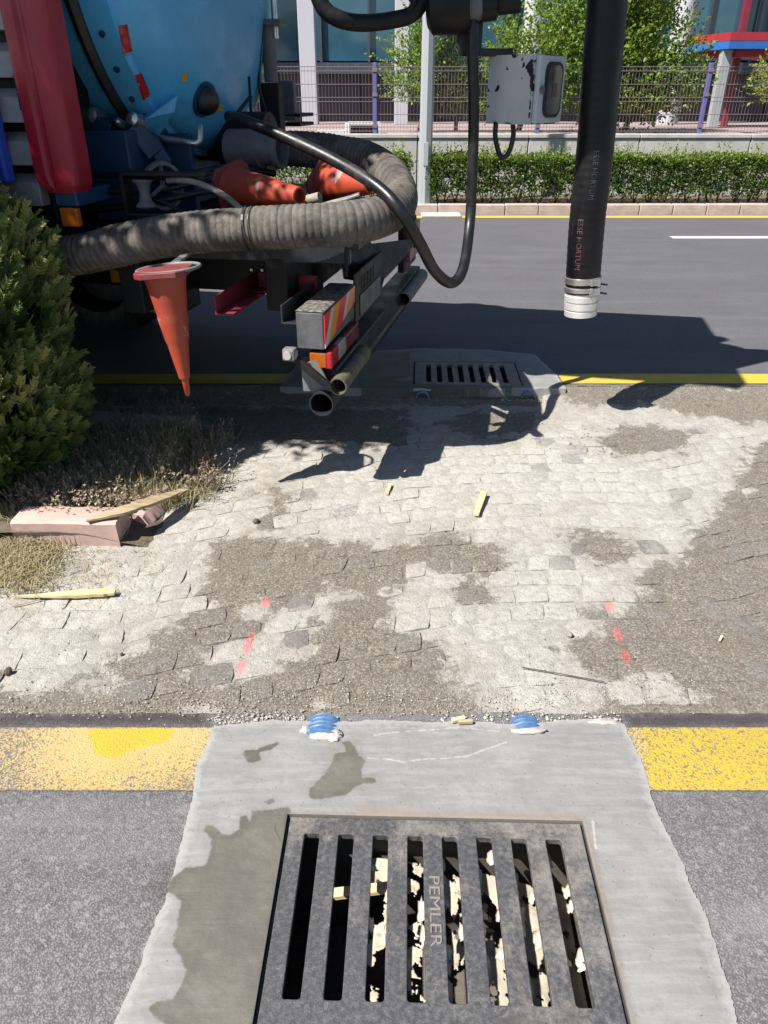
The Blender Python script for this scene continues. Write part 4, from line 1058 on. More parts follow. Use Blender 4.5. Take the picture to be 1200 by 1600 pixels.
broadleaf(b4, 0.6, [bl(760, 130, 0.28, 0.4), bl(800, 90, 0.3, 0.35), bl(755, 180, 0.16, 0.22), bl(850, 150, 0.25, 0.3)], 5200, 0, 'leafy shrub sized tree behind the white control box', M_BROADLEAF, 0.055, None, warm)

def needle_tree(base, h, rad, label, n, mat, size):
    root = thing('conifer', base, label, 'tree'); b = Vector(base)
    mb = MB(); mb.tube([b, b + Vector((0.01, 0, h * 0.85))], [0.035, 0.012], 8); make('trunk', mb, M_BARK, root)
    mb = MB(); tints = []; pts = []; dirs = []
    for _ in range(n):
        z = h * (0.14 + 0.86 * random.random() ** 1.1); rr = rad(z / h) * (0.55 + 0.5 * random.random()); a = random.uniform(0, 2 * math.pi)
        p = b + Vector((rr * math.cos(a), rr * math.sin(a), z))
        if fbm(p.x * 3, p.z * 2, 2, 5 + a) < -0.2: continue
        for q in range(5):
            pts.append(p + Vector((random.gauss(0, .02), random.gauss(0, .02), random.gauss(0, .03)))); dirs.append((math.cos(a) * .6 + random.gauss(0, .4), math.sin(a) * .6 + random.gauss(0, .4), 1.0))
    leaf_quads(pts, dirs, size, mb, tints, lambda p: 0.5 + fbm(p.x, p.z, 3, 2) + (0.35 if p.z - b.z < h * 0.4 else 0), 0.28)
    make('crown', mb, mat, root, attrs={'tint': tints})
b3 = PY(712, 205, ty + 0.1); b3.z = ZF
needle_tree(b3, 1.75, lambda u: 0.36 * min(1, (1.05 - u) * 2.0) * (0.55 + 0.45 * min(1, u * 3)), 'slim grey green conifer behind the fence beside the light pole', 2600, M_CYPRESS, 0.06)

# big thuja in the planter on the left: flat feathery sprays
def spray_template():
    vs = []; fs = []
    def scale_leaf(p, d, L, w):
        s = Vector((-d.y, d.x, 0)); o = len(vs)
        vs.extend([p, p + d * L * 0.5 + s * w + Vector((0, 0, w * .5)), p + d * L, p + d * L * 0.5 - s * w + Vector((0, 0, w * .5))]); fs.append((o, o + 1, o + 2, o + 3))
    scale_leaf(Vector((0, 0, 0)), Vector((1, 0, 0)), 1.0, 0.05)
    for k in range(7):
        x = 0.12 + 0.12 * k
        for sgn in (-1, 1):
            L = 0.42 * (1 - 0.09 * k) * random.uniform(0.75, 1.15); a = R(38 + random.uniform(-8, 8)) * sgn
            scale_leaf(Vector((x, 0, 0)), Vector((math.cos(a), math.sin(a), random.uniform(-.1, .1))).normalized(), L, 0.045)
    return [tuple(v) for v in vs], fs
SPR = [spray_template() for _ in range(5)]
def thuja(base, h, rad, n, label, size=0.082, keep=lambda p: True):
    root = thing('thuja', base, label, 'tree'); b = Vector(base)
    mb = MB(); mb.tube([b, b + Vector((0.02, 0.01, h * 0.5)), b + Vector((0, 0, h * 0.9))], [0.05, 0.035, 0.01], 8)
    for _ in range(26):
        z = random.uniform(0.1, h * .6); a = random.uniform(0, 6.28); r_ = rad(z / h) * 0.7
        mb.tube([b + Vector((0, 0, z)), b + Vector((math.cos(a) * r_ * .6, math.sin(a) * r_ * .6, z + .12)), b + Vector((math.cos(a) * r_, math.sin(a) * r_, z + .4))], [0.014, 0.009, 0.004], 5)
    make('trunk', mb, M_BARK, root)
    V = []; Fc = []; tints = []
    for _ in range(n):
        u = random.random(); z = h * (0.02 + 0.97 * u); a = random.uniform(0, 2 * math.pi)
        lump = 1 + 0.22 * mnoise.noise(Vector((math.cos(a) * 2.2, math.sin(a) * 2.2, z * 2.6))) + 0.12 * mnoise.noise(Vector((math.cos(a) * 6, math.sin(a) * 6, z * 7)))
        if mnoise.noise(Vector((math.cos(a) * 4.5, math.sin(a) * 4.5, z * 5.0 + 9))) < -0.34: continue
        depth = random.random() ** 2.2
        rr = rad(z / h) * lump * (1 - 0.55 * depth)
        p = b + Vector((rr * math.cos(a), rr * math.sin(a), z))
        d = Vector((math.cos(a) * 0.6 + random.gauss(0, .25), math.sin(a) * 0.6 + random.gauss(0, .25), random.uniform(0.35, 1.2))).normalized()
        n_ = Vector((random.gauss(0, 1), random.gauss(0, 1), random.gauss(0, .3))); s = d.cross(n_).normalized(); w = d.cross(s)
        L = size * random.uniform(0.5, 1.6); vs, fs = random.choice(SPR); o = len(V)
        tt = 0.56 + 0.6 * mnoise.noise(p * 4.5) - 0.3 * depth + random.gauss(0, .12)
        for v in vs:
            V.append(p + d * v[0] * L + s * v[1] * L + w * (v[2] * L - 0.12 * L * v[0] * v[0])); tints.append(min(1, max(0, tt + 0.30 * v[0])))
        for f in fs: Fc.append(tuple(o + i for i in f))
    mb = MB(); mb.v = V; mb.f = Fc; mb.mi = [0] * len(Fc)
    make('crown', mb, M_THUJA, root, attrs={'tint': tints})
    return root
def thuja_r(u):
    k = [(0, .16), (.06, .30), (.18, .42), (.35, .46), (.5, .44), (.68, .36), (.85, .24), (1, .06)]
    for (a, x), (c, y) in zip(k, k[1:]):
        if u <= c: return x + (y - x) * (u - a) / (c - a)
    return 0.03
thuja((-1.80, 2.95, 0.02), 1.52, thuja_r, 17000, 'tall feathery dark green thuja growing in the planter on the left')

# taller leafy tree further along the planter, just left of the photograph: its crown shades the side of the truck
broadleaf((-3.3, 2.95, 0.02), 2.7, [((-2.95, 3.05, 3.6), (1.0, 0.95, 0.55)), ((-2.5, 3.25, 3.5), (0.7, 0.75, 0.45)), ((-3.4, 2.95, 3.9), (0.9, 0.9, 0.6)), ((-2.0, 3.4, 3.55), (0.40, 0.5, 0.35))], 26000, 0, 'leafy street tree of the planter left of the thuja', M_BROADLEAF, 0.085)

# ---------------------------------------------------------------- planter
mb = MB(); xs = np.arange(-3.4, PL_X + 0.16, 0.04); ys = np.arange(PL_Y0 + 0.02, PL_Y1 + 0.20, 0.04); nx = len(xs)
vs = []
for y in ys:
    for x in xs:
        e = min(1.0, max(0.0, (PL_X + 0.14 - x) / 0.35)) * min(1, max(0, (PL_Y1 + 0.19 - y) / 0.2))
        vs.append((x, y, -0.035 + 0.10 * e + fbm(x, y, 5, 6) * 0.03 * e))
mb.add(vs, [(j * nx + i, j * nx + i + 1, (j + 1) * nx + i + 1, (j + 1) * nx + i) for j in range(len(ys) - 1) for i in range(nx - 1)])
struct(make('planter_bed', mb, M_SOIL, smooth=180, origin=(0, 0, 0)))
def kerbstone(p0, p1, w, h, m, label, tilt=0, z=0.0, rough=0.008):
    p0, p1 = Vector(p0), Vector(p1); n = 14; mb = MB(); d = (p1 - p0).normalized(); s = Vector((-d.y, d.x, 0))
    prof = [(-w / 2, -0.12), (-w / 2, h * 0.93), (-w / 2 + 0.012, h), (w / 2 - 0.012, h), (w / 2, h * 0.93), (w / 2, -0.12)]
    vs = []
    for i in range(n + 1):
        c = p0.lerp(p1, i / n)
        for a, b in prof:
            q = c + s * a + Vector((0, 0, b + z)) + s * tilt * b
            vs.append(q + Vector((fbm(q.x, q.z, 18, 1), fbm(q.y, q.x, 18, 2), fbm(q.x, q.y + q.z, 18, 3))) * rough)
    k = len(prof)
    fs = [(i * k + j, i * k + (j + 1) % k, (i + 1) * k + (j + 1) % k, (i + 1) * k + j) for i in range(n) for j in range(k)] + [tuple(range(k)), tuple(range(n * k + k - 1, n * k - 1, -1))]
    mb.add(vs, fs)
    return tag(make('kerb_stone', mb, m, smooth=40), label, 'kerbstone')
ce = G(190, 854); 
kerbstone((ce.x - 0.005, ce.y + 0.075, 0), (ce.x - 0.42, ce.y + 0.09, 0), 0.14, 0.105, M_KERB_PINK, 'pink kerbstone at the planter corner with a plank leaning on it', 0.06)
kerbstone((ce.x - 0.44, ce.y + 0.10, 0), (ce.x - 1.5, ce.y + 0.11, 0), 0.14, 0.022, M_KERB_PINK, 'pink kerbstone half buried in dry grass at the left edge', 0.0)
kerbstone((ce.x + 0.02, ce.y + 0.17, 0), (ce.x + 0.10, ce.y + 0.62, 0), 0.12, 0.075, M_KERB_PINK, 'broken pink kerbstone behind the planter corner beside the plank', 0.5, -0.015, 0.03)
e1 = G(296, 690)
kerbstone((e1.x, e1.y + 0.05, 0), (e1.x - 0.55, e1.y + 0.10, 0), 0.15, 0.10, M_KERB_STONE, 'rough buff kerbstone at the far edge of the planter', 0.0, 0.0, 0.03)
kerbstone((e1.x - 0.57, e1.y + 0.10, 0), (e1.x - 1.5, e1.y + 0.14, 0), 0.15, 0.09, M_KERB_STONE, 'dark shaded kerbstone behind the thuja', 0.0, 0.0, 0.02)

def blades(n, where, h, name, mat, lean=0.6, w=0.0035, tint=(0.35, 0.25), zf=lambda x, y: 0.0):
    mb = MB(); tints = []
    for _ in range(n):
        x, y = where(); z = zf(x, y); a = random.uniform(0, 6.28); H = h * random.uniform(0.4, 1.3)
        d = Vector((math.cos(a), math.sin(a), 0)); s = Vector((-d.y, d.x, 0)) * w * random.uniform(.6, 1.4)
        l = random.uniform(0.1, lean); p = Vector((x, y, z)); q = p + Vector((0, 0, H * 0.55)) + d * H * l * 0.4; r_ = p + Vector((0, 0, H * (1 - 0.3 * l))) + d * H * l * 1.1
        mb.add([p - s, p + s, q + s * .7, q - s * .7, r_], [(0, 1, 2, 3), (3, 2, 4)]); tints += [min(1, max(0, random.gauss(*tint)))] * 5
    return struct(make(name, mb, mat, attrs={'tint': tints}, origin=(0, 0, 0)), 'stuff')
pz = lambda x, y: 0.045 if (PL_Y0 + 0.12 < y < PL_Y1 and x < PL_X) else -0.01
def w1():
    while True:
        p = G(random.uniform(60, 310), random.uniform(668, 800)); 
        if p.x < PL_X + 0.10 + random.gauss(0, .04): return p.x, p.y
blades(5200, w1, 0.11, 'dry_grass', M_DRYGRASS, 0.9, 0.0022, (0.45, 0.30), pz)
def w2():
    while True:
        px, py = random.gauss(18, 42), random.gauss(860, 34)
        if px < 130 and 812 < py < 935 and px + (py - 870) * .4 < 110 + random.gauss(0, 14): p = G(px, py); return p.x, p.y
blades(4200, w2, 0.065, 'dry_grass', M_DRYGRASS, 1.4, 0.0018, (0.22, 0.2), pz)
def w3():
    px, py = random.gauss(110, 60), random.gauss(892, 25)
    p = G(px, max(862, py)); return p.x, p.y
blades(800, w3, 0.035, 'dry_grass', M_DRYGRASS, 1.5, 0.0012, (0.3, 0.3), pz)
def w5():
    p = G(random.gauss(296, 24), random.uniform(684, 786)); return p.x, p.y
blades(1100, w5, 0.07, 'dry_grass', M_DRYGRASS, 1.2, 0.0018, (0.12, 0.15))
# wiry dead weeds with seed heads
def weeds(n, where, name):
    mb = MB(); tints = []
    for _ in range(n):
        x, y = where(); b = Vector((x, y, pz(x, y)))
        for _ in range(random.randint(3, 6)):
            d = Vector((random.gauss(0, .5), random.gauss(0, .5), 1)).normalized(); L = random.uniform(0.05, 0.15)
            P = [b, b + d * L * .5 + Vector((random.gauss(0, .008), random.gauss(0, .008), 0)), b + d * L]
            o = len(mb.v); mb.tube(P, [0.0012, 0.001, 0.0007], 3, False); tints += [random.random() * .5] * (len(mb.v) - o)
            for k in range(random.randint(5, 11)):
                t_ = random.uniform(.4, 1); q = b + d * L * t_; e = Vector((random.gauss(0, 1), random.gauss(0, 1), random.gauss(.5, .8))).normalized()
                l2 = random.uniform(.006, .016); s = e.cross(d).normalized() * l2 * .35; o = len(mb.v)
                mb.add([q, q + e * l2 * .5 + s, q + e * l2, q + e * l2 * .5 - s], [(0, 1, 2, 3)]); tints += [random.uniform(.4, 1)] * 4
    return struct(make(name, mb, M_DRYWEED, attrs={'tint': tints}, origin=(0, 0, 0)), 'stuff')
def w4():
    while True:
        if random.random() < .45: px, py = random.uniform(80, 290), random.gauss(668, 12)
        elif random.random() < .6: px, py = random.uniform(30, 200), random.gauss(800, 14)
        else: px, py = random.uniform(60, 300), random.uniform(690, 780)
        p = G(px, py)
        if p.x < PL_X + 0.12: return p.x, p.y
weeds(620, w4, 'dead_weeds')
def w6():
    p = G(random.gauss(285, 32), random.uniform(680, 770)); return p.x, p.y
weeds(170, w6, 'dead_weeds')

# ---------------------------------------------------------------- gravel and crumbs
def pebble_into(mb, p, r):
    v = []
    for d in ((1, 0, 0), (-1, 0, 0), (0, 1, 0), (0, -1, 0), (0, 0, 1), (0, 0, -1)):
        v.append(Vector(p) + Vector((d[0] * r * random.uniform(.7, 1.3), d[1] * r * random.uniform(.7, 1.3), d[2] * r * random.uniform(.5, .85))))
    mb.add(v, [(0, 2, 4), (2, 1, 4), (1, 3, 4), (3, 0, 4), (2, 0, 5), (1, 2, 5), (3, 1, 5), (0, 3, 5)])
def m_gravel():
    t = T('gravel_grains'); col = t.mix(t.attr('tint'), (0.09, 0.08, 0.07), (0.36, 0.33, 0.28)); return t.done(col, 0.9)
M_GRAVEL = m_gravel()
mb = MB(); tints = []
def scatter(n, f, r0, r1, tint):
    for _ in range(n):
        p = f()
        if p is None: continue
        r_ = random.uniform(r0, r1) * (0.6 if random.random() < .7 else 1.0)
        r_ *= 0.75; pebble_into(mb, (p.x, p.y, r_ * 0.2 + (ZR * 0.5 if p.y > YF0 - 0.12 else 0.0)), r_); tints.extend([min(1, max(0, random.gauss(*tint)))] * 6)
scatter(1500, lambda: G(random.uniform(-60, 960), random.gauss(1098, 14) if random.random() < .7 else random.uniform(1060, 1120)), 0.002, 0.0055, (0.6, 0.25))
scatter(260, lambda: G(random.uniform(330, 480), random.gauss(1124, 5)), 0.003, 0.007, (0.85, 0.15))
scatter(140, lambda: G(random.uniform(690, 970), random.gauss(1124, 4)), 0.003, 0.009, (0.95, 0.08))
scatter(900, lambda: G(random.gauss(1000, 70), random.gauss(1070, 22)), 0.002, 0.004, (0.4, 0.35))
scatter(1800, lambda: G(random.uniform(-50, 1250), random.uniform(650, 1110)), 0.0015, 0.005, (0.45, 0.3))
scatter(500, lambda: G(random.uniform(880, 1250), random.gauss(622, 12)), 0.004, 0.010, (0.4, 0.25))
scatter(120, lambda: G(random.gauss(940, 40), random.gauss(690, 12)), 0.004, 0.010, (0.1, 0.1))
scatter(300, lambda: G(random.uniform(780, 890), random.gauss(640, 7)), 0.004, 0.010, (0.8, 0.2))
struct(make('gravel', mb, M_GRAVEL, attrs={'tint': tints}, origin=(0, 0, 0)), 'stuff')
def clod(px, py, r_, label, m=M_SOIL):
    p = G(px, py); b = bmesh.new(); bmesh.ops.create_icosphere(b, subdivisions=2, radius=r_)
    mb = MB(); off = random.uniform(0, 50)
    mb.add([v.co * (1 + 0.45 * mnoise.noise(v.co / r_ * 1.3 + Vector((off, 0, 0)))) * 1 + Vector((p.x, p.y, r_ * 0.55)) for v in b.verts], [tuple(v.index for v in f.verts) for f in b.faces]); b.free()
    tag(make('clod', mb, m, smooth=180), label, 'clod', None)
clod(400, 817, 0.014, 'dark clod of earth on the pale cobbles by the damp patch')
clod(14, 1052, 0.013, 'dark lump on the stones at the left edge')
clod(190, 1023, 0.006, 'small dark crumb on the pale stones at lower left')
clod(890, 994, 0.010, 'rounded grey pebble on the cobbles left of the red marks', M_GRAVEL and M_SOIL_PALE)

# ---------------------------------------------------------------- wood scraps
def sliver(pts, w, th, m, name, label, cat, z=None, droop=0.0):
    """split wood: a tapering strip along points with ragged ends"""
    mb = MB(); P = spline(pts, 0.012); n = len(P); vs = []
    for i, p in enumerate(P):
        u = i / (n - 1); d = (P[min(i + 1, n - 1)] - P[max(i - 1, 0)]).normalized(); s = Vector((-d.y, d.x, 0)).normalized()
        ww = w * w_prof(u) * (1 + 0.25 * fbm(u * 9, 0, 1, w * 100)); t_ = th * (0.4 + 0.6 * w_prof(u))
        for a, b in ((-1, 0), (1, 0), (1, 1), (-1, 1)): vs.append(p + s * a * ww / 2 + Vector((0, 0, b * t_)))
    fs = [(i * 4 + k, i * 4 + (k + 1) % 4, (i + 1) * 4 + (k + 1) % 4, (i + 1) * 4 + k) for i in range(n - 1) for k in range(4)] + [(3, 2, 1, 0), ((n - 1) * 4, (n - 1) * 4 + 1, (n - 1) * 4 + 2, (n - 1) * 4 + 3)]
    mb.add(vs, fs)
    return tag(make(name, mb, m), label, cat)
w_prof = lambda u: 0.25 + 0.75 * min(1, u * 3.5) * min(1, (1 - u) * 2.0 + 0.25)
a, b, c = G(136, 819, 0.10), G(205, 796, 0.118), G(291, 766, 0.05)
sliver([(a.x, a.y, 0.112), (b.x, b.y, 0.118), (c.x, c.y, 0.05)], 0.062, 0.012, M_WOOD_WEATHERED, 'wood_plank', 'long weathered splinter of plank leaning across the pink kerbstone', 'plank')
w_prof = lambda u: max(0.06, min(1.0, u * 1.6)) * (1.0 if u < 0.93 else 0.7)
a, b, c = G(18, 933, .01), G(100, 931, .01), G(180, 927, .01)
sliver([a, b, c], 0.036, 0.012, M_WOOD_FRESH, 'wood_splinter', 'pale yellow split wood lying on the dust at the far left', 'splinter')
w_prof = lambda u: 0.8
sliver([G(20, 948, .004), G(62, 937, .006)], 0.006, 0.003, M_WOOD_WEATHERED, 'twig', 'thin straw stalk below the pale yellow splinter', 'twig')
w_prof = lambda u: 0.75 + 0.25 * u
sliver([G(744, 806, .008), G(756, 772, .012)], 0.028, 0.014, M_WOOD_FRESH, 'wood_chip', 'yellow wood stick lying alone in the middle of the cobbles', 'wood stick')
sliver([G(605, 773, .004), G(610, 758, .006)], 0.014, 0.008, M_WOOD_FRESH, 'wood_chip', 'small yellow wood chip left of the larger stick', 'wood stick')
sliver([G(335, 626, .01), G(349, 625, .01)], 0.05, 0.008, M_WOOD_FRESH, 'wood_chip', 'pale scrap in the dark shade under the truck', 'scrap')
w_prof = lambda u: 0.9
sliver([G(706, 1128, .012), G(725, 1124, .012)], 0.014, 0.010, M_WOOD_FRESH, 'wood_chip', 'cream wood chip at the edge of the foreground concrete', 'wood stick')
sliver([G(716, 1130, .012), G(738, 1129, .012)], 0.012, 0.010, M_AMBER if False else M_WOOD_WEATHERED, 'wood_chip', 'orange brown wood chip at the edge of the foreground concrete', 'wood stick')
sliver([G(815, 1043, .006), G(880, 1054, .008), G(945, 1066, .006)], 0.0028, 0.0028, M_BARK, 'twig', 'thin dark twig on the cobbles near the right pipe end', 'twig')
sliver([G(1062, 623, .02), G(1110, 637, .02)], 0.018, 0.012, M_BARK, 'twig', 'dark stick below the yellow line at the right', 'stick')
sliver([G(1124, 1002, .006), G(1128, 994, .008)], 0.008, 0.004, M_WOOD_FRESH, 'wood_chip', 'tiny yellow straw on the grey stones at the right', 'straw')

# ---------------------------------------------------------------- blue corrugated drain pipes
def corrugated(a, b, r_, label, hollow=0.12, pitch=0.0165, plaster=None):
    root = thing('drain_pipe', ((a + b) / 2).xyz, label, 'pipe')
    L = (b - a).length; n = int(L / 0.0016); P = [a.lerp(b, i / n) for i in range(n + 1)]
    rr = [r_ * (1 + 0.11 * max(-0.6, math.sin(2 * math.pi * (i / n) * L / pitch) * 1.4)) if True else r_ for i in range(n + 1)]
    mb = MB(); mb.tube(P, rr, 28, True, hollow); make('pipe', mb, M_PIPE_BLUE, root, smooth=50)
    if plaster:
        mb = MB(); b_ = bmesh.new(); bmesh.ops.create_icosphere(b_, subdivisions=3, radius=1.0)
        for c, s in plaster:
            off = random.uniform(0, 90)
            mb.add([Vector((v.co.x * s[0], v.co.y * s[1], v.co.z * s[2])) * (1 + 0.6 * mnoise.noise(v.co * 2.4 + Vector((off, 1, 2)))) + Vector(c) for v in b_.verts], [tuple(v.index for v in f.verts) for f in b_.faces])
        b_.free(); make('mortar', mb, M_PLASTER, root, smooth=180)
    return root
p = G(503, 1131, 0.012); corrugated(p + Vector((0.0, -0.045, -0.036)), p + Vector((0.004, 0.034, -0.046)), 0.048, 'left blue corrugated pipe end at the edge of the foreground concrete', plaster=[((p.x + 0.010, p.y - 0.040, 0.008), (0.046, 0.016, 0.012)), ((p.x + 0.040, p.y - 0.045, 0.010), (0.018, 0.022, 0.009)), ((p.x - 0.045, p.y - 0.018, 0.004), (0.016, 0.02, 0.010))])
p = G(823, 1130, 0.012); corrugated(p + Vector((0.0, -0.030, -0.040)), p + Vector((0.0, 0.024, -0.048)), 0.046, 'right blue corrugated pipe end at the edge of the foreground concrete', plaster=[((p.x + 0.0, p.y - 0.028, 0.010), (0.048, 0.012, 0.009)), ((p.x + 0.22, p.y + 0.012, -0.002), (0.05, 0.016, 0.014))])
for px, lab in ((826, 'blue rimmed pipe mouth in the sunlit corner of the far concrete surround'), (660, 'dark pipe mouth in the shaded front of the far concrete surround')):
    p = PY(px, 622, YF0 - 0.05); corrugated(Vector((p.x, YF0 - 0.055, p.z)), Vector((p.x, YF0 + 0.10, p.z)), 0.036, lab)
# short concrete front of the far surround with rubble at its foot
mb = MB(); xa, xb = G(470, 608, ZR).x, G(884, 608, ZR).x; yy = YF0 - 0.008
for p0, p1 in ((xa, PY(644, 620, YF0).x), (PY(676, 620, YF0).x, PY(810, 620, YF0).x), (PY(842, 620, YF0).x, xb)):
    mb.prism([(p0, yy - 0.045, -0.06), (p1, yy - 0.045, -0.06), (p1, yy + 0.03, ZR + 0.004), (p0, yy + 0.03, ZR + 0.004)], (0, 0.05, 0))
for px in (660, 826):
    c = PY(px, 622, YF0 - 0.03); w = 0.056
    mb.box((c.x, yy + 0.012, c.z + 0.036 + 0.010), (2 * w, 0.06, 0.018)); mb.box((c.x, yy - 0.01, c.z - 0.036 - 0.02), (2 * w, 0.06, 0.04))
struct(make('concrete_front', mb, M_WALL, bevel=0.012, origin=(0, 0, 0)))

# ================================================================ the vacuum truck
T0 = Vector((-0.185, 2.92, 0)); TA = R(-11.5)
UX = Vector((math.cos(TA), math.sin(TA), 0)); UY = Vector((-math.sin(TA), math.cos(TA), 0))   # rearward, across (away)
def tl(x, y, z): return T0 + UX * x + UY * y + Vector((0, 0, z))
def tp(px, py, yl):                             # point on the plane across = yl
    d = ray(px, py); t = (T0.dot(UY) + yl) / d.dot(UY); return Vector((d.x * t, d.y * t, CAM_H + d.z * t))
def tx(px, py, xl):                             # point on the plane rearward = xl
    d = ray(px, py); t = (T0.dot(UX) + xl) / d.dot(UX); return Vector((d.x * t, d.y * t, CAM_H + d.z * t))
def loc(p): q = Vector(p) - T0; return q.dot(UX), q.dot(UY), q.z
TM = Matrix((UX, UY, Vector((0, 0, 1)))).transposed()
truck = thing('vacuum_truck', T0, 'blue and red vacuum tanker truck seen from its rear corner, parked across the cobbles', 'truck', None, TA)
def tbox(mb, x0, x1, y0, y1, z0, z1):
    return mb.box(tl((x0 + x1) / 2, (y0 + y1) / 2, (z0 + z1) / 2), (abs(x1 - x0), abs(y1 - y0), abs(z1 - z0)), TM)
def tpart(name, boxes, m, parent=truck, bevel=0.006):
    for b in boxes:
        mb = MB(); tbox(mb, *b); o = make(name, mb, m, parent, bevel=bevel)
    return o

# tank: cylinder, black seal, flange band and domed rear door
TC_Y, TC_Z, TR = 1.16, 2.17, 0.88
XS = -1.10
body = [(-4.9, 0.0), (-4.85, 0.35), (-4.72, 0.65), (-4.55, TR - 0.06), (-4.4, TR)] + [(-4.4 + 0.3 * k, TR) for k in range(1, 11)] + [(XS - 0.03, TR)]
door = [(XS + 0.02, TR + 0.01), (XS + 0.14, TR + 0.01), (XS + 0.15, TR - 0.015)] + [(XS + 0.15 + 0.25 * math.sin(a), (TR - 0.015) * math.cos(a)) for a in [math.pi / 2 * k / 14 for k in range(1, 14)]] + [(XS + 0.40, 0.001)]
def tank_r(x):
    pr = body + [(XS - 0.03, TR + .02), (XS + 0.02, TR + 0.02)] + door
    for (a, r0), (b, r1) in zip(pr, pr[1:]):
        if a <= x <= b and b > a: return r0 + (r1 - r0) * (x - a) / (b - a)
    return -1
def tank_hit(px, py):
    d = ray(px, py).normalized(); o = Vector((0, 0, CAM_H)); t = 1.8
    while t < 8:
        x, y, z = loc(o + d * t); r_ = math.hypot(y - TC_Y, z - TC_Z)
        if r_ < tank_r(x):
            e = 0.01; nx = -(tank_r(x + e) - tank_r(x - e)) / (2 * e) if -4 < x < XS + 0.5 else 1
            nr = Vector(((UY * (y - TC_Y)) + Vector((0, 0, z - TC_Z)))).normalized()
            return o + d * t, (nr + UX * max(-.2, nx)).normalized()
        t += 0.004
    return None, None
ax0 = tl(0, TC_Y, TC_Z)
mb = MB(); mb.lathe([(x, r) for x, r in body], ax0, UX, 72, True, False); make('tank_body', mb, M_BLUE, truck, smooth=40)
mb = MB(); mb.lathe([(XS - 0.032, TR - .05), (XS - 0.032, TR + 0.02), (XS - 0.005, TR + 0.035), (XS + 0.019, TR + 0.02), (XS + 0.019, TR - .05)], ax0, UX, 72, False, False); make('door_seal', mb, M_SEAL, truck, smooth=40)
mb = MB(); mb.lathe(door, ax0, UX, 72, True, True); dome = make('tank_door', mb, M_BLUE, truck, smooth=50)
mb = MB(); mb.lathe([(XS - 1.0, TR + 0.001), (XS - 1.0, TR + 0.025), (XS - 0.93, TR + 0.025), (XS - 0.93, TR + .001)], ax0, UX, 72, False, False); make('tank_hoop', mb, M_BLUE, truck, smooth=30)
def patch(pts, m, name, th=0.004, parent=dome):
    mb = MB(); nu, nv = 4, 8; vs = []
    q = [Vector(p) for p in pts]
    for lift in (0.001, th):
        for j in range(nv + 1):
            for i in range(nu + 1):
                u, v = i / nu, j / nv; p2 = q[0] * (1 - u) * (1 - v) + q[1] * u * (1 - v) + q[2] * u * v + q[3] * (1 - u) * v
                a, b = tank_hit(p2.x, p2.y)
                if a is None: return
                vs.append(a + b * lift)
    o_ = (nu + 1) * (nv + 1); idx = lambda i, j, l: l * o_ + j * (nu + 1) + i
    fs = [(idx(i, j, 1), idx(i + 1, j, 1), idx(i + 1, j + 1, 1), idx(i, j + 1, 1)) for j in range(nv) for i in range(nu)]
    for j in range(nv): fs += [(idx(0, j, 0), idx(0, j, 1), idx(0, j + 1, 1), idx(0, j + 1, 0)), (idx(nu, j, 1), idx(nu, j, 0), idx(nu, j + 1, 0), idx(nu, j + 1, 1))]
    for i in range(nu): fs += [(idx(i, 0, 1), idx(i, 0, 0), idx(i + 1, 0, 0), idx(i + 1, 0, 1)), (idx(i, nv, 0), idx(i, nv, 1), idx(i + 1, nv, 1), idx(i + 1, nv, 0))]
    mb.add(vs, fs); make(name, mb, m, parent, smooth=60)
patch([(184, 40), (199, 38), (207, 80), (192, 84)], M_TAIL_RED, 'red_reflector'); patch([(210, 117), (222, 114), (234, 148), (224, 157)], M_TAIL_RED, 'red_reflector')
patch([(194, 88), (206, 84), (220, 112), (209, 116)], M_TAIL_CLEAR if False else M_BLUE, 'pale_reflector'); 
STK = paint('yellow_sticker', (0.5, 0.34, 0.02), 0.5, 0.3, (0.1, 0.09, 0.05), 40)
patch([(283, 114), (291, 114), (291, 127), (283, 127)], STK, 'sticker'); patch([(335, 164), (348, 164), (348, 173), (336, 173)], STK, 'sticker')
p, n = tank_hit(318, 155); b = bmesh.new(); bmesh.ops.create_uvsphere(b, u_segments=24, v_segments=14, radius=0.062); mb = MB()
mb.add([v.co + p + n * 0.012 for v in b.verts], [tuple(v.index for v in f.verts) for f in b.faces]); b.free(); o = make('round_plug', mb, M_SEAL, dome, smooth=180)
mb = MB(); mb.lathe([(-0.01, 0.075), (0.012, 0.075)], p, n, 28); make('plug_collar', mb, M_BLUE_DARK, dome, smooth=40)
# triangular gusset above the latch, hinge arm down the door
def gp(px, py, off=0.0):
    p, n = tank_hit(px, py); return p + n * off
mb = MB(); g = [gp(270, 148, .0), gp(222, 178, .02), gp(212, 205, .03), gp(232, 212, .03), gp(262, 170, .02)]
mb.prism(g, UX * 0.05 - UY * 0.05); make('door_gusset', mb, M_BLUE, dome, bevel=0.004)
q = tp(262, 198, 0.72); 
mb = MB(); mb.tube(spline([tp(238, 203, 0.70), tp(248, 214, 0.66), tp(285, 221, 0.64), tp(309, 223, 0.64), tp(312, 205, 0.66), tp(312, 198, 0.68)], 0.01), 0.0145, 10)
mb.lathe([(0, 0.03), (0.05, 0.03)], tp(236, 204, 0.72), -UY, 16); make('latch_handle', mb, M_STEEL, truck, smooth=40)
mb = MB()
for px, py, w in ((150, 184, .06), (215, 190, .05), (192, 195, .03)):
    c = tp(px, py, 0.55); mb.lathe([(-0.05, w * .6), (-0.02, w * .8), (0.05, w * .55), (0.06, w * .2)], c, -UY + Vector((0, 0, .3)), 12)
make('clamp_bolts', mb, M_STEEL, truck, smooth=40)
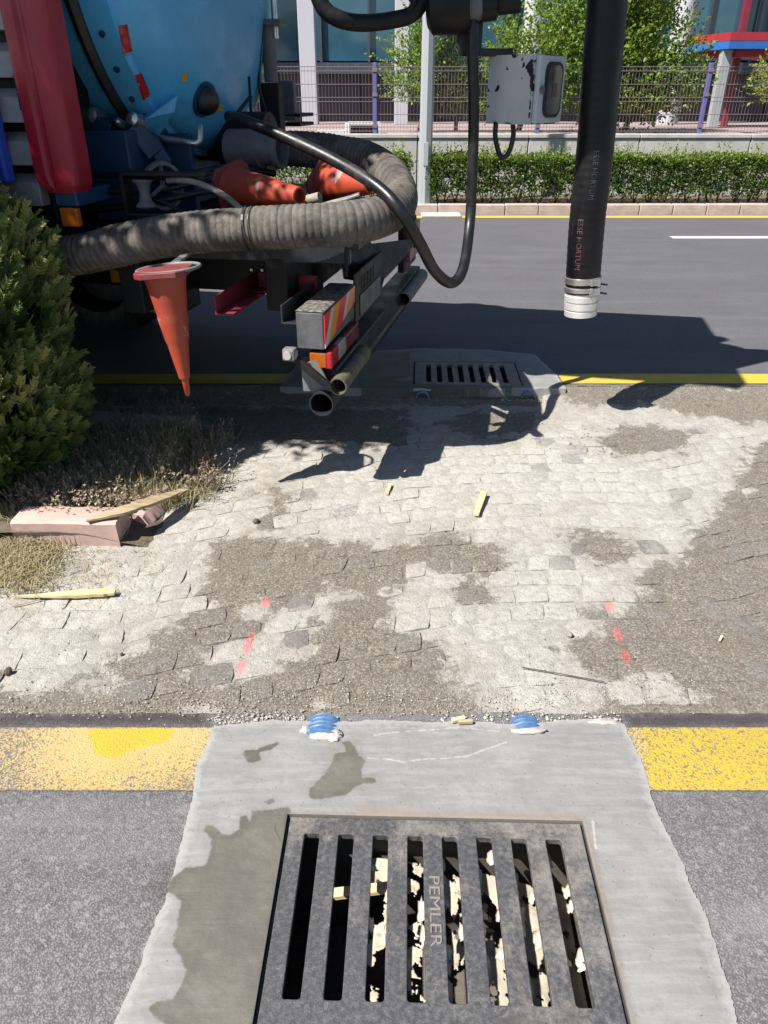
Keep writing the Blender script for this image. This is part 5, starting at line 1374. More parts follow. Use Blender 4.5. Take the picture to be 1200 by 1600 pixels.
mb = MB(); mb.bar(tp(140, 183, .55), tp(180, 205, .55), 0.10, 0.06); mb.bar(tp(205, 195, .55), tp(240, 240, .6), 0.10, 0.08); mb.bar(tp(232, 212, .6), tp(262, 258, .62), 0.07, 0.06)
make('clamp_arms', mb, M_BLUE_DARK, truck, bevel=0.006)
for k in range(40):
    a = 2 * math.pi * k / 40; d_ = UY * math.cos(a) + Vector((0, 0, math.sin(a))); mb = MB()
    if not (-0.9 < math.sin(a) < 0.25 and math.cos(a) < 0.5): continue
    mb.lathe([(-0.004, 0.014), (0.010, 0.013)], tl(XS + 0.075, TC_Y, TC_Z) + d_ * (TR + 0.01), d_, 6); make('flange_bolt', mb, M_BLUE_DARK, dome)
for k, (y_, z_, r_) in enumerate(((0.42, 1.12, 0.013), (0.50, 1.16, 0.010), (0.60, 1.20, 0.016))):
    mb = MB(); mb.tube(spline([tl(-2.2, y_, z_ - .03), tl(-1.5, y_ - .05, z_ - .04 + .01 * k), tl(-0.95, y_ - .02, z_ + .02), tl(-0.7, y_ + .12, z_ + .06), tl(-0.55, y_ + .35, z_ + .02)], .03), r_, 8); make('hydraulic_line', mb, M_CABLE, truck, smooth=60)
mb = MB(); mb.lathe([(0.0, 0.10), (0.012, 0.105), (0.03, 0.10), (0.03, 0.085), (0.0, 0.085)], tl(-0.93, 0.50, 1.20), UX - UY * .6, 28, False, False)
for k in range(3):
    a = 2 * math.pi * k / 3; u_ = Vector((0, 0, 1)); w_ = (UX - UY * .6).normalized().cross(u_); c_ = tl(-0.93, 0.50, 1.20) + (UX - UY * .6).normalized() * .015
    mb.bar(c_, c_ + (u_ * math.cos(a) + w_ * math.sin(a)) * .095, .016, .01, up=(.3, .8, .1))
make('valve_handwheel', mb, M_GALV, truck, smooth=40)
# cradle and supports under the tank
c0 = loc(tp(160, 225, 0.45)); 
tpart('tank_cradle', [(-1.62, -1.02, 0.42, 1.9, 1.06, 1.42), (-4.4, -4.1, 0.45, 1.9, 1.06, 1.45)], M_BLUE_DARK)
tpart('cradle_web', [(-1.02, -0.86, 0.7, 0.74, 1.06, 1.40), (-1.02, -0.86, 1.55, 1.6, 1.06, 1.40)], M_BLUE_DARK)
tpart('deck', [(-5.0, -0.78, 0.14, 2.24, 0.98, 1.05)], M_BLACK)
tpart('chassis_rail', [(-7.0, -0.28, 0.72, 0.80, 0.70, 0.97), (-7.0, -0.28, 1.50, 1.58, 0.70, 0.97), (-1.0, -0.9, 0.14, 2.2, 0.72, 0.95), (-0.4, -0.3, 0.3, 2.0, 0.72, 0.95)], M_BLACK)
tpart('bolt', [(-0.62 + 0.055 * k - 0.008, -0.62 + 0.055 * k + 0.008, 0.708, 0.72, 0.80, 0.816) for k in range(4)], M_STEEL, bevel=0.003)
# wheels
whl0 = None
for xw in (-2.3, -3.55, -6.1):
    for yw, dirn in ((0.10, 1), (2.28, -1)):
        mb = MB(); c = tl(xw, yw, 0.50); A_ = UY * dirn
        mb.lathe([(0.03, 0.30), (0.0, 0.34), (0.0, 0.44), (0.03, 0.485), (0.08, 0.50), (0.22, 0.50), (0.27, 0.485), (0.30, 0.44), (0.30, 0.30)], c, A_, 40, False, False)
        w_ = make('wheel', mb, M_TYRE, truck, smooth=35)
        mb = MB(); mb.lathe([(0.05, 0.30), (0.10, 0.27), (0.14, 0.16), (0.07, 0.13), (0.06, 0.001)], c, A_, 28, False, False)
        make('rim', mb, M_GALV, w_, smooth=35)
tpart('mudguard', [(-4.25, -1.62, 0.06, 0.40, 1.06, 1.09), (-4.25, -1.62, 1.95, 2.3, 1.06, 1.09)], M_BLACK)
tpart('mud_flap', [(-1.66, -1.645, 0.08, 0.44, 0.22, 1.06), (-1.66, -1.645, 1.92, 2.28, 0.22, 1.06)], M_BLACK, bevel=0.002)
# cab far forward
mb = MB(); prof = [(-5.3, 0.75), (-5.3, 3.0), (-6.2, 3.05), (-6.85, 2.5), (-7.15, 1.5), (-7.15, 0.55), (-5.5, 0.55)]
mb.prism([tl(x, 0.05, z) for x, z in prof], UY * 2.3); make('cab', mb, M_RED, truck, bevel=0.05)
mb = MB(); mb.prism([tl(x, 0.044, z) for x, z in [(-5.7, 1.7), (-5.7, 2.5), (-6.35, 2.5), (-6.75, 1.7)]], UY * 0.004); mb.prism([tl(x, 2.352, z) for x, z in [(-5.7, 1.7), (-5.7, 2.5), (-6.35, 2.5), (-6.75, 1.7)]], UY * 0.004)
make('cab_windows', mb, M_WINDOW_DARK, truck)

# red moulded side panel with grey louvres behind it
RY = 0.02
pa, pb_, pc_, pd = tp(8, -40, RY), tp(78, -40, RY), tp(132, 285, RY), tp(60, 312, RY)
x0, x1 = loc(tp(19, 130, RY))[0], loc(tp(90, 130, RY))[0]
zb = loc(tp(100, 303, RY))[2]
mb = MB()
prof = [(x0, RY + 0.12), (x0, RY + 0.030), (x0 + 0.008, RY + 0.010), (x0 + 0.022, RY + 0.002), (x0 + 0.060, RY), (x0 + 0.072, RY + 0.012), (x0 + 0.088, RY + 0.012), (x0 + 0.100, RY), (x1 - 0.025, RY), (x1 - 0.010, RY + 0.006), (x1 - 0.002, RY + 0.018), (x1, RY + 0.036), (x1, RY + 0.12)]
lev = [(zb, 0.030), (zb + 0.03, 0.006), (zb + 0.07, 0.0), (2.5, 0.0)]
vs = []; k = len(prof)
for z, ins in lev:
    for x, y in prof: vs.append(tl(x + (ins if x < (x0 + x1) / 2 else -ins), y + ins * .7, z))
mb.add(vs, [(j * k + i, (j + 1) * k + i, (j + 1) * k + (i + 1) % k, j * k + (i + 1) % k) for j in range(len(lev) - 1) for i in range(k)] + [tuple(range(k)), tuple(range(len(lev) * k - 1, (len(lev) - 1) * k - 1, -1))])
make('red_panel', mb, M_RED, truck, smooth=30)
tpart('panel_hinge', [(x0 - 0.012, x0 + 0.012, RY + 0.03, RY + 0.08, 1.50 + d, 1.56 + d) for d in (0, 0.065, 0.40)], M_BLACK, bevel=0.003)
tpart('panel_foot', [(x0 + 0.06, x1 - 0.03, RY + 0.03, RY + 0.3, zb - 0.05, zb + 0.01)], M_BLUE_DARK)
tpart('amber_reflector', [(x0 + 0.075, x1 - 0.035, RY + 0.02, RY + 0.05, zb - 0.125, zb - 0.055)], M_AMBER, bevel=0.005)
xa = x0 - 0.62
tpart('louvre_box', [(xa, x0 + 0.01, RY + 0.10, RY + 0.5, 1.05, 2.5)], M_BLACK)
for k in range(9):
    z = 1.16 + 0.15 * k; mb = MB()
    mb.prism([tl(xa, RY + 0.095, z), tl(xa, RY + 0.03, z), tl(xa, RY + 0.04, z + 0.085), tl(xa, RY + 0.095, z + 0.118)], UX * (x0 - xa - 0.004))
    make('louvre', mb, M_GREY_SLAT, truck, bevel=0.004)
px_ = loc(tp(4, 240, RY - 0.02))[0]
tpart('blue_strap_box', [(px_ - 0.3, px_, RY - 0.03, RY + 0.03, 1.25, 1.56)], paint('bright_blue_cover', (0.01, 0.06, 0.45), 0.5, 0.2), bevel=0.01)

# rope winch roller between tank and hose, and its frame
c = tp(226, 302, 0.30); cx, cyy, cz = loc(c)
mb = MB(); mb.lathe([(-0.055, 0.042), (-0.05, 0.045), (-0.03, 0.027), (0, 0.022), (0.03, 0.027), (0.05, 0.045), (0.055, 0.042)], c, (0, 0, 1), 24); make('winch_roller', mb, M_GALV, truck, smooth=50)
tpart('winch_frame', [(cx - 0.085, cx - 0.07, cyy - .04, cyy + .04, cz - .09, cz + .085), (cx - .085, cx + .30, cyy - .04, cyy + .04, cz + .07, cz + .085), (cx - .085, cx + .1, cyy - .04, cyy + .04, cz - .09, cz - .075)], M_BLACK, bevel=0.003)
mb = MB()
mb.tube(spline([tp(95, 276, .35), tp(190, 274, .35), tp(262, 278, .33), tp(312, 283, .30)], .03), 0.011, 8); mb.tube(spline([tp(100, 294, .3), tp(170, 298, .3), tp(205, 300, .3)], .03), 0.013, 8)
mb.tube(spline([tp(200, 300, .33), tp(260, 318, .34), tp(300, 345, .36)], .03), 0.008, 8); make('side_pipes', mb, M_BLACK, truck, smooth=60)

# outlet pipe and valve at the far lower side of the tank
c = tp(424, 233, 0.95)
mb = MB(); mb.lathe([(-0.22, 0.085), (-0.05, 0.085), (-0.045, 0.075), (0.03, 0.075), (0.032, 0.088), (0.055, 0.088), (0.055, 0.066), (-0.1, 0.064)], c, UX - UY * 0.12, 28, True, True); make('outlet_coupling', mb, M_GALV, truck, smooth=40)
cx, cyy, cz = loc(tp(395, 225, 1.05))
mb = MB(); mb.lathe([(-0.12, 0.14), (0.12, 0.14)], tl(cx - 0.06, cyy + .1, cz), UX, 28); mb.tube([tl(cx - 0.5, cyy + .15, cz + .02), tl(cx, cyy + .1, cz)], 0.10, 20); make('outlet_valve', mb, M_BLACK, truck, smooth=40)
mb = MB(); mb.bar(tp(372, 175, .9), tp(392, 150, .95), 0.02, 0.012); mb.bar(tp(392, 175, 1.0), tp(389, 120, 1.05), .012, .012); make('valve_lever', mb, M_BLACK, truck)

# vertical lift cylinder at the far side of the door
for nm, x, y0, y1, r_, m in (('cylinder_barrel', 424, 128, 38, 0.036, M_GALV), ('cylinder_rod', 431, 60, -30, 0.016, M_STEEL), ('cylinder_barrel', 418, 120, 44, 0.018, M_GALV)):
    mb = MB(); mb.lathe([(0, r_), ((tp(x, y1, 1.5) - tp(x, y0, 1.5)).length, r_)], tp(x, y0, 1.5), (0, 0, 1), 20); make(nm, mb, m, truck, smooth=40)
cx, cyy, cz = loc(tp(425, 160, 1.5))
tpart('cylinder_bracket', [(cx - .06, cx + .05, cyy - .03, cyy + .06, cz - .14, cz + .09)], M_BLACK)
cx2, cy2, cz2 = loc(tp(424, 38, 1.5)); tpart('cylinder_cap', [(cx2 - .07, cx2 + .06, cy2 - .05, cy2 + .05, cz2 - .01, cz2 + .02)], M_GALV, bevel=.003)
mb = MB(); mb.tube(spline([tp(412, 38, 1.45), tp(406, 90, 1.42), tp(406, 140, 1.42), tp(416, 175, 1.45)], .02), 0.008, 8); make('cylinder_line', mb, M_CABLE, truck)
cx, cyy, cz = loc(tp(443, 165, 2.0)); tpart('pale_far_bracket', [(cx - .02, cx + .07, cyy, cyy + .05, cz - .08, cz + .13)], M_GALV)
cx, cyy, cz = loc(tp(456, 183, 2.0)); tpart('far_step', [(cx - .1, cx + .05, cyy, cyy + .3, cz - .05, cz - .03), (cx - .1, cx + .05, cyy, cyy + .3, cz + .0, cz + .02)], M_BLACK)

# rear tray under the coil, far mud tray plate, bumper
tpart('rear_tray', [(-0.78, 0.02, 0.30, 1.75, 0.99, 1.03), (-0.78, -0.02, 0.30, 0.34, 0.93, 1.03), (-0.78, 0.02, 1.72, 1.76, 0.93, 1.03)], M_TRAY)
mb = MB(); P = [tp(545, 384, 0.85), tp(652, 372, 1.95), tp(640, 392, 2.0), tp(602, 432, 1.15), tp(535, 400, .75)]
mb.prism(P, (0, 0, -0.012)); mb.prism([P[1], P[2], P[2] - Vector((0, 0, .02)), P[1] - Vector((0, 0, .02))], UX * .01); make('sloping_mudguard', mb, M_TRAY, truck, bevel=0.003)
mb = MB(); P = [tp(535, 400, .75), tp(602, 432, 1.15), tp(598, 446, 1.15), tp(540, 436, .75)]; mb.prism(P, -UX * 0.012); make('mudguard_skirt', mb, M_TRAY, truck, bevel=.003)
cxb = 0.0
near = loc(tx(505, 490, -0.06)); far_ = loc(tx(553, 445, -0.06))
yA, yB = near[1], far_[1]; zt, zl = near[2], tp(505, 547, near[1])[2]
mb = MB(); tbox(mb, -0.175, -0.062, yA, yB, zl, zt); lb = make('light_box', mb, paint('scuffed_grey_box', (0.085, 0.086, 0.092), 0.6, 0.8, (0.03, 0.03, 0.03), 14), truck, bevel=0.004)
mb = MB(); n = 16
vs = []; 
for j in range(n * 3 + 1):
    for i in range(9):
        x, y = -0.177 + 0.117 * i / 8, yA + (yB - yA) * j / (n * 3); vs.append(tl(x, y, zt + 0.004 + (0.004 + 0.007 * max(0, fbm(x, y, 38, 3))) * (1 if 0 < i < 8 and 0 < j < n * 3 else 0)))
mb.add(vs, [(j * 9 + i, j * 9 + i + 1, (j + 1) * 9 + i + 1, (j + 1) * 9 + i) for j in range(n * 3) for i in range(8)]); make('mud_crust', mb, M_MUD, lb, smooth=180)
mb = MB(); y_ = yA + 0.004
# chevron film, its lower edge running up towards the far end
mb.prism([tl(-0.060, y_, zl + 0.005), tl(-0.060, yB, zt - 0.075), tl(-0.060, yB + 0.01, zt - 0.004), tl(-0.060, y_, zt - 0.008)], UX * 0.003)
make('chevron_film', mb, M_STRIPE, lb)
z1_ = tp(503, 578, yA)[2]
ztop = zl - 0.012
tpart('lamp_housing', [(-0.13, -0.062, yA + 0.02, yB - 0.02, z1_, ztop)], M_BLACK)
ys_ = [yA + 0.018, yA + 0.03, yA + 0.16, yA + 0.27, yB - 0.03]
tpart('amber_lamp', [(-0.128, -0.058, yA + 0.008, yA + 0.022, z1_ + 0.005, ztop - 0.005)], M_AMBER, bevel=0.004)
tpart('red_lamp', [(-0.062, -0.035, yA + 0.01, yA + 0.13, z1_, ztop)], M_TAIL_RED, bevel=0.006)
tpart('clear_lamp', [(-0.062, -0.035, yA + 0.132, yA + 0.25, z1_, ztop)], M_TAIL_CLEAR, bevel=0.006)
tpart('red_lamp', [(-0.062, -0.035, yA + 0.252, yB - 0.02, z1_, ztop)], paint('dark_red_lens', (0.13, 0.012, 0.02), 0.2, 0.3), bevel=0.006)
# plate board with stencil and number plate
zb0, zb1 = zl - 0.02, zt + 0.02
yP0 = yB + 0.04; yP1 = yP0 + 0.62
tpart('plate_board', [(-0.075, -0.06, yP0, yP1, zb0 - 0.02, zb1 + 0.02)], paint('dirty_board', (0.05, 0.048, 0.04), 0.7, 0.5, (0.02, 0.02, 0.02), 8))
tpart('number_plate', [(-0.058, -0.052, yP0 + 0.06, yP0 + 0.52, zb0, zb0 + 0.10)], paint('dirty_plate', (0.12, 0.12, 0.115), 0.5, 0.7, (0.05, 0.05, 0.045), 12), bevel=0.002)
vs, fs = text_mesh('BERH', 0.10, 0.001); mb = MB(); mb.add([tl(-0.057 + v.z, yP0 + 0.24 + v.x * 1.25, zb1 - 0.05 + v.y) for v in vs], fs); make('board_lettering', mb, M_PLATE_TEXT, truck)
# underrun bar, beam and tube ends
zc = 0.505
mb = MB(); mb.tube([tl(-0.075, -0.02 + 2.30 * k / 20, 0.425) for k in range(21)], 0.052, 24, True, 0.09); make('underrun_bar', mb, M_TRAY, truck, smooth=40)
tpart('bumper_beam', [(-0.14, -0.02, 0.06, 2.24, 0.46, 0.56)], M_TRAY)
P0, P1 = tp(528, 604, -0.01), tp(574, 551, 0.46)
l0, l1 = loc(P0), loc(P1)
mb = MB(); mb.tube([tl(l0[0], l0[1] + (l1[1] - l0[1]) * k / 6, zc) for k in range(7)], 0.037, 20, True, 0.14); make('bumper_tube', mb, paint('tube_worn_yellow_black', (0.10, 0.09, 0.045), 0.5, 1.0, (0.06, 0.06, 0.062), 16), truck, smooth=40)
mb = MB(); mb.tube([tl(l0[0], 1.52 + 0.7 * k / 6, zc) for k in range(7)], 0.040, 20, True, 0.14); make('bumper_tube', mb, M_GALV, truck, smooth=40)
q = tp(495, 595, 0.02); cx, cyy, cz = loc(q)
mb = MB(); mb.prism([tp(470, 572, 0.02), tp(494, 560, 0.02), tp(520, 612, 0.02), tp(474, 612, 0.02)], UY * 0.012); make('bumper_bracket', mb, M_GALV, truck, bevel=0.003)
mb = MB(); mb.bar(tp(516, 606, -0.03), tp(462, 560, -0.03), 0.028, 0.03); make('lamp_arm', mb, M_BLACK, truck, bevel=0.004)
c = tp(453, 553, -0.04); mb = MB(); mb.box(c, (0.052, 0.05, 0.050), TM); sl = make('side_lamp', mb, M_GALV, truck, bevel=0.008)
mb = MB(); mb.lathe([(0, 0.018), (0.004, 0.017)], c - UY * 0.026 - UX * .004, -UY, 16); mb.box(c + UX * 0.0265 - Vector((0, 0, .002)), (0.003, 0.03, 0.03), TM); make('lens', mb, M_PLASTER, sl)
# far tail light
cx, cyy, cz = loc(tx(640, 412, -0.03)); tpart('far_tail_lamp', [(-0.06, -0.02, 1.83, 2.2, 0.66, 0.86)], paint('dull_red_lens', (0.17, 0.03, 0.05), 0.3, 0.4), bevel=0.006)
tpart('far_lamp_frame', [(-0.09, -0.05, 1.79, 2.24, 0.60, 0.88)], M_BLACK)
# red angle irons under the rear
def angle_iron(a, b, m, name):
    mb = MB(); a, b = Vector(a), Vector(b); d = (b - a).normalized(); s = Vector((d.y, -d.x, 0)).normalized()
    mb.bar(a, b, 0.008, 0.075); mb.bar(a + s * 0.038 - Vector((0, 0, .034)), b + s * 0.038 - Vector((0, 0, .034)), 0.075, 0.008); make(name, mb, m, truck, bevel=0.002)
z_ = 0.80
angle_iron(G(336, 478, z_), G(404, 436, z_), M_RED_STEEL, 'red_angle_iron'); angle_iron(G(404, 438, z_ + .01), G(496, 444, z_ + .01), M_RED_STEEL, 'red_angle_iron'); angle_iron(G(440, 492, z_ - .02), G(500, 446, z_ - .02), M_TRAY, 'angle_iron')
# old yellow boards in the dark by the wheel
for px, py, w, h, txt in ((226, 468, 0.17, 0.12, '9898'), (192, 432, 0.13, 0.06, '')):
    c = tp(px, py, 0.50); cx, cyy, cz = loc(c)
    tpart('yellow_board', [(cx - w / 2, cx + w / 2, cyy, cyy + .01, cz - h / 2, cz + h / 2)], M_YELLOW_PLATE, bevel=.002)
    if txt:
        vs, fs = text_mesh(txt, 0.075, .001); mb = MB(); mb.add([tl(cx + v.x, cyy - 0.003 - v.z, cz + 0.015 + v.y) for v in vs], fs); make('board_lettering', mb, M_PLATE_TEXT, truck)
mb = MB(); mb.tube([tp(541, 385, 0.30), tp(541, 432, 0.30)], 0.007, 8); make('tray_stay', mb, M_BLACK, truck)

# boom: column on the tank, added unseen slab sized for the shade it casts, arm out over the road
tpart('shade_slab', [(-1.9, 0.30, 0.0, 1.55, 3.10, 3.24)], M_BLUE_DARK, bevel=0.02)
tpart('boom_column', [(-1.9, -1.5, 0.9, 1.4, 2.95, 3.5)], M_BLUE_DARK, bevel=0.02)
E = PY(949, 0, 3.72); E = Vector((E.x + 0.02, 3.72, 2.46))
mb = MB(); mb.tube(spline([tl(-1.2, 1.0, 3.02), tl(-0.3, 1.0, 3.0), tl(0.4, 0.95, 2.86), E + Vector((-0.25, 0, .16)), E + Vector((-.05, 0, .08)), E], 0.05), 0.11, 18); make('boom_pipe', mb, M_BLACK, truck, smooth=50)
mb = MB(); mb.bar(tl(-1.6, 1.25, 3.32), tl(0.25, 1.25, 3.0), 0.2, 0.26); make('boom_arm', mb, M_BLUE_DARK, truck, bevel=.02)
# dark joint and its fittings just above the control box
BY = 3.75
mb = MB(); c = PY(702, 10, BY)
mb.lathe([(-0.09, 0.075), (-0.07, 0.10), (0.05, 0.105), (0.09, 0.08)], c, (1, -.2, 0.05), 24); mb.tube(spline([PY(668, 4, BY), PY(640, -30, BY), PY(620, -120, BY)], .04), 0.045, 12); mb.tube([c, c + Vector((0.1, 0.1, 1.25))], 0.07, 14); make('boom_joint', mb, M_BLACK, truck, smooth=40)
mb = MB(); mb.lathe([(0, 0.052), (0.10, 0.052)], PY(725, 12, BY), (1, 0, 0.1), 20); make('joint_collar', mb, M_GALV, truck, smooth=40)
mb = MB(); mb.lathe([(0, 0.058), (0.06, 0.058), (0.07, 0.04), (0.16, 0.04)], PY(752, 10, BY), (1, 0, 0.1), 20); make('joint_fitting', mb, M_BLACK, truck, smooth=40)
mb = MB(); mb.tube(spline([PY(490, -25, 3.6), PY(505, 12, 3.6), PY(530, 30, 3.6), PY(565, 36, 3.65), PY(610, 32, 3.7), PY(645, 22, 3.72), PY(660, -2, 3.74), PY(664, -40, 3.75)], .03), 0.032, 12); make('boom_hose', mb, M_BLACK, truck, smooth=60)
mb = MB(); mb.tube(spline([PY(652, -20, 3.7), PY(645, 8, 3.7), PY(632, 24, 3.7)], .03), 0.011, 8); make('boom_line', mb, M_BLACK, truck, smooth=60)

# ---------------------------------------------------------------- grey ribbed suction hose coiled on the tray
path = spline([tp(60, 405, 0.10), tp(135, 396, 0.10), tp(210, 378, 0.10), tp(300, 364, 0.11), tp(400, 357, 0.12), tp(480, 353, 0.14), tp(555, 347, 0.20), tp(602, 335, 0.36), tp(624, 310, 0.62), tp(610, 275, 0.90), tp(575, 250, 1.05), tp(520, 238, 1.12), tp(470, 233, 1.12), tp(425, 232, 1.08)], 0.004)
rr = []; rib = []; s_ = 0.0
for i, p in enumerate(path):
    if i: s_ += (p - path[i - 1]).length
    ph = (s_ / 0.027 + 0.5 * fbm(s_, 0, 7, 2)) % 1.0; w_ = math.sin(math.pi * ph) ** 0.6
    rr.append(0.078 * (1 + (0.055 + 0.05 * fbm(s_, 2, 9, 8)) * w_ + 0.06 * fbm(s_, 1, 6, 5))); rib.append(w_)
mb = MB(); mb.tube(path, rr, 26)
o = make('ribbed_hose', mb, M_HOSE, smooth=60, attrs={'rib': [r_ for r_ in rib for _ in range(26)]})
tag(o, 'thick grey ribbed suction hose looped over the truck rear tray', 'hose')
# strap round it
mb = MB(); k = min(range(len(path)), key=lambda i: (path[i] - tp(388, 357, .12)).length); mb.tube(path[k:k + 3], 0.088, 24, False); mb.tube(path[k + 6:k + 8], 0.088, 24, False)
tag(make('hose_tie', mb, M_BLACK), 'thin dark wire tie round the ribbed hose', 'tie')

# black cable loop from the tank to the boom
cab = [tp(358, 182, .70), tp(378, 187, .60), tp(450, 216, .5), tp(525, 252, .42), tp(590, 292, 0.30), tp(626, 330, 0.25), tp(655, 378, 0.32), tp(680, 424, .45), tp(706, 442, .6), tp(724, 418, .7), PY(734, 350, 3.72), PY(738, 270, 3.74), PY(740, 190, 3.75), PY(739, 100, 3.75), PY(738, 20, BY), PY(738, -60, BY)]
P = spline(cab, 0.015); mb = MB(); mb.tube(P, 0.0245, 14)
tag(make('cable', mb, M_CABLE, smooth=60), 'thick black cable drooping from the tank across the hose up to the boom', 'cable')
mb = MB(); mb.tube(spline([tp(262, 282, 0.30), tp(285, 281, 0.28), tp(315, 288, 0.26), tp(350, 305, .24), tp(378, 328, .22)], .012), 0.0125, 10)
tag(make('thin_hose', mb, M_HOSE if False else M_WOOD_GREY, smooth=60), 'thin grey hose bending down behind the ribbed hose', 'hose')

# ---------------------------------------------------------------- traffic cones
def cone(base, tip, r0, r1, label, plate=True, roll=0.0, sleeve=True, group='old orange traffic cones on the truck'):
    base, tip = Vector(base), Vector(tip); ax = (tip - base).normalized(); L = (tip - base).length
    root = thing('traffic_cone', (base if base.z < tip.z else tip), label, 'traffic cone', group)
    n = 30; prof = [(0.0, r0 * 1.08), (0.02, r0 * 1.02)] + [(0.02 + (L - 0.02) * k / 24, r0 + (r1 - r0) * k / 24 + (0.0025 if 9 <= k <= 14 else 0)) for k in range(1, 25)]
    prof += [(L + 0.002, r1 * 0.8), (L - 0.03, r1 * 0.72)]
    mb = MB(); mb.lathe(prof, base, ax, n, False, True)
    sl_ = [((0.84 if abs(ax.z) > .5 else 0.85) if sleeve and 0.36 < h / L < 0.62 else 0.0) for h, r_ in prof for _ in range(n)]
    make('cone_body', mb, M_CONE, root, smooth=50, attrs={'sleeve': sl_})
    if plate:
        ref = Vector((0, 0, 1)) if abs(ax.z) < 0.9 else Vector((1, 0, 0)); u = (ref - ax * ref.dot(ax)).normalized(); w = ax.cross(u)
        u, w = u * math.cos(roll) + w * math.sin(roll), w * math.cos(roll) - u * math.sin(roll)
        h = r0 * (1.28 if abs(ax.z) > .5 else 1.2); c_ = h * 0.30; mb = MB()
        pts = [(h, h - c_), (h - c_, h), (-h + c_, h), (-h, h - c_), (-h, -h + c_), (-h + c_, -h), (h - c_, -h), (h, -h + c_)]
        mb.prism([base + u * a + w * b - ax * 0.022 for a, b in pts], ax * 0.024); make('base_plate', mb, M_CONE_BASE, root, bevel=0.004)
    return root
cone((-0.825, 2.86, 0.965), (-0.80, 2.85, 0.565), 0.075, 0.022, 'orange traffic cone hanging upside down from the truck side', True, 0.0)
mb = MB(); mb.lathe([(0, 0.016), (0.075, 0.010), (0.08, 0.004)], Vector((-0.80, 2.85, 0.567)), (0.05, 0, -1), 12); tag(make('cone_tip', mb, M_PLASTER if False else M_CONE, smooth=50, attrs={'sleeve': [0.7] * len(mb.v)}), 'torn pale tip stuck in the end of the hanging cone', 'cone tip')
mb = MB(); c = Vector((-0.81, 2.87, 0.985)); mb.tube([c + Vector((0.118 * math.cos(a), 0.088 * math.sin(a), 0.01 * math.cos(a))) for a in [2 * math.pi * k / 32 for k in range(33)]], 0.007, 8); mb.bar(c + Vector((0, .09, 0)), c + Vector((0.03, .35, 0.02)), .03, .01); make('cone_holder', mb, M_GALV, truck, smooth=50)
cone(PY(368, 292, 3.62), PY(468, 306, 3.30), 0.082, 0.034, 'orange cone lying on the truck tray, its tip beside the grey pole end', True, 0.3)
cone(PY(518, 286, 3.80), PY(580, 289, 3.44), 0.086, 0.036, 'faded orange cone lying on the truck tray under the black cable', True, 0.9)
# shovel and pole lying with them
mb = MB(); mb.tube([PY(500, 308, 3.38), PY(445, 322, 3.45), PY(380, 345, 3.6)], 0.021, 14); tag(make('wooden_pole', mb, M_WOOD_GREY, smooth=40), 'round end of a grey wooden pole between the two lying cones', 'pole')
mb = MB(); mb.tube([PY(548, 310, 3.26), PY(450, 336, 3.30), PY(400, 352, 3.4)], 0.012, 12)
root = thing('hand_tool', PY(500, 330, 3.28), 'slim wooden tool handle with a flat steel end resting on the ribbed hose', 'hand tool')
make('handle', mb, M_WOOD_GREY, root, smooth=40); mb = MB(); mb.bar(PY(535, 313, 3.25), PY(562, 303, 3.25), 0.05, 0.012); make('steel_end', mb, M_STEEL, root, bevel=.003)

# ---------------------------------------------------------------- black suction hose hanging from the boom
HY = 3.72
hp = [E + Vector((0, 0, .1)), PY(950, -60, HY), PY(949, 0, HY), PY(941, 100, HY), PY(933, 200, HY), PY(925, 280, HY), PY(917, 350, HY), PY(911, 432, HY)]
hose = thing('suction_hose', PY(903, 496, HY), 'heavy black suction hose with an aluminium nozzle hanging over the far road', 'hose')
P = spline(hp, 0.01); mb = MB(); HR = 0.083
rads = [HR * (1 + 0.03 * fbm(0, p.z, 3.5, 4) + 0.008 * math.sin(p.z * 2 * math.pi / 0.035)) for p in P]
mb.tube(P, rads, 32); make('hose_body', mb, M_RUBBER, hose, smooth=60)
bot = P[-1]; dn = (P[-1] - P[-6]).normalized()
def ring(a, b, r_, m, name, parent=hose, n=36):
    mb = MB(); mb.lathe([(a, r_ - .004), (a + .003, r_), (b - .003, r_), (b, r_ - .004)], bot, dn, n); return make(name, mb, m, parent, smooth=40)
ring(-0.008, 0.075, HR * 0.985, M_RUBBER, 'hose_cuff')
for k, (a, b) in enumerate(((-0.004, 0.028), (0.042, 0.066))):
    c_ = ring(a, b, HR + 0.006, M_STEEL, 'hose_clamp')
    cp = bot + dn * ((a + b) / 2) + Vector((0.040, -0.080, 0)); mb = MB()
    mb.box(cp, (0.052, 0.022, 0.030)); mb.box(cp + Vector((-.016, -.01, 0)), (.012, .012, .034)); mb.box(cp + Vector((.018, -.008, 0)), (.01, .014, .036)); make('clamp_block', mb, M_STEEL, c_, bevel=.003)
    mb = MB(); mb.tube([cp + Vector((-0.03, -.004, .004)), cp + Vector((0.062, 0.004, -0.012))], 0.0045, 8); make('clamp_bolt', mb, M_BLACK, c_)
mb = MB(); mb.lathe([(0.070, HR * .95), (0.085, HR * .97), (0.086, HR * 1.0), (0.112, HR * 1.0), (0.113, HR * .93), (0.119, HR * .93), (0.12, HR * .99), (0.150, HR * .99), (0.152, HR * .93), (0.158, HR * .93), (0.16, HR * .97), (0.186, HR * .96), (0.187, HR * .84), (0.10, HR * .82)], bot, dn, 40, False, False)
make('nozzle', mb, M_ALU, hose, smooth=30)
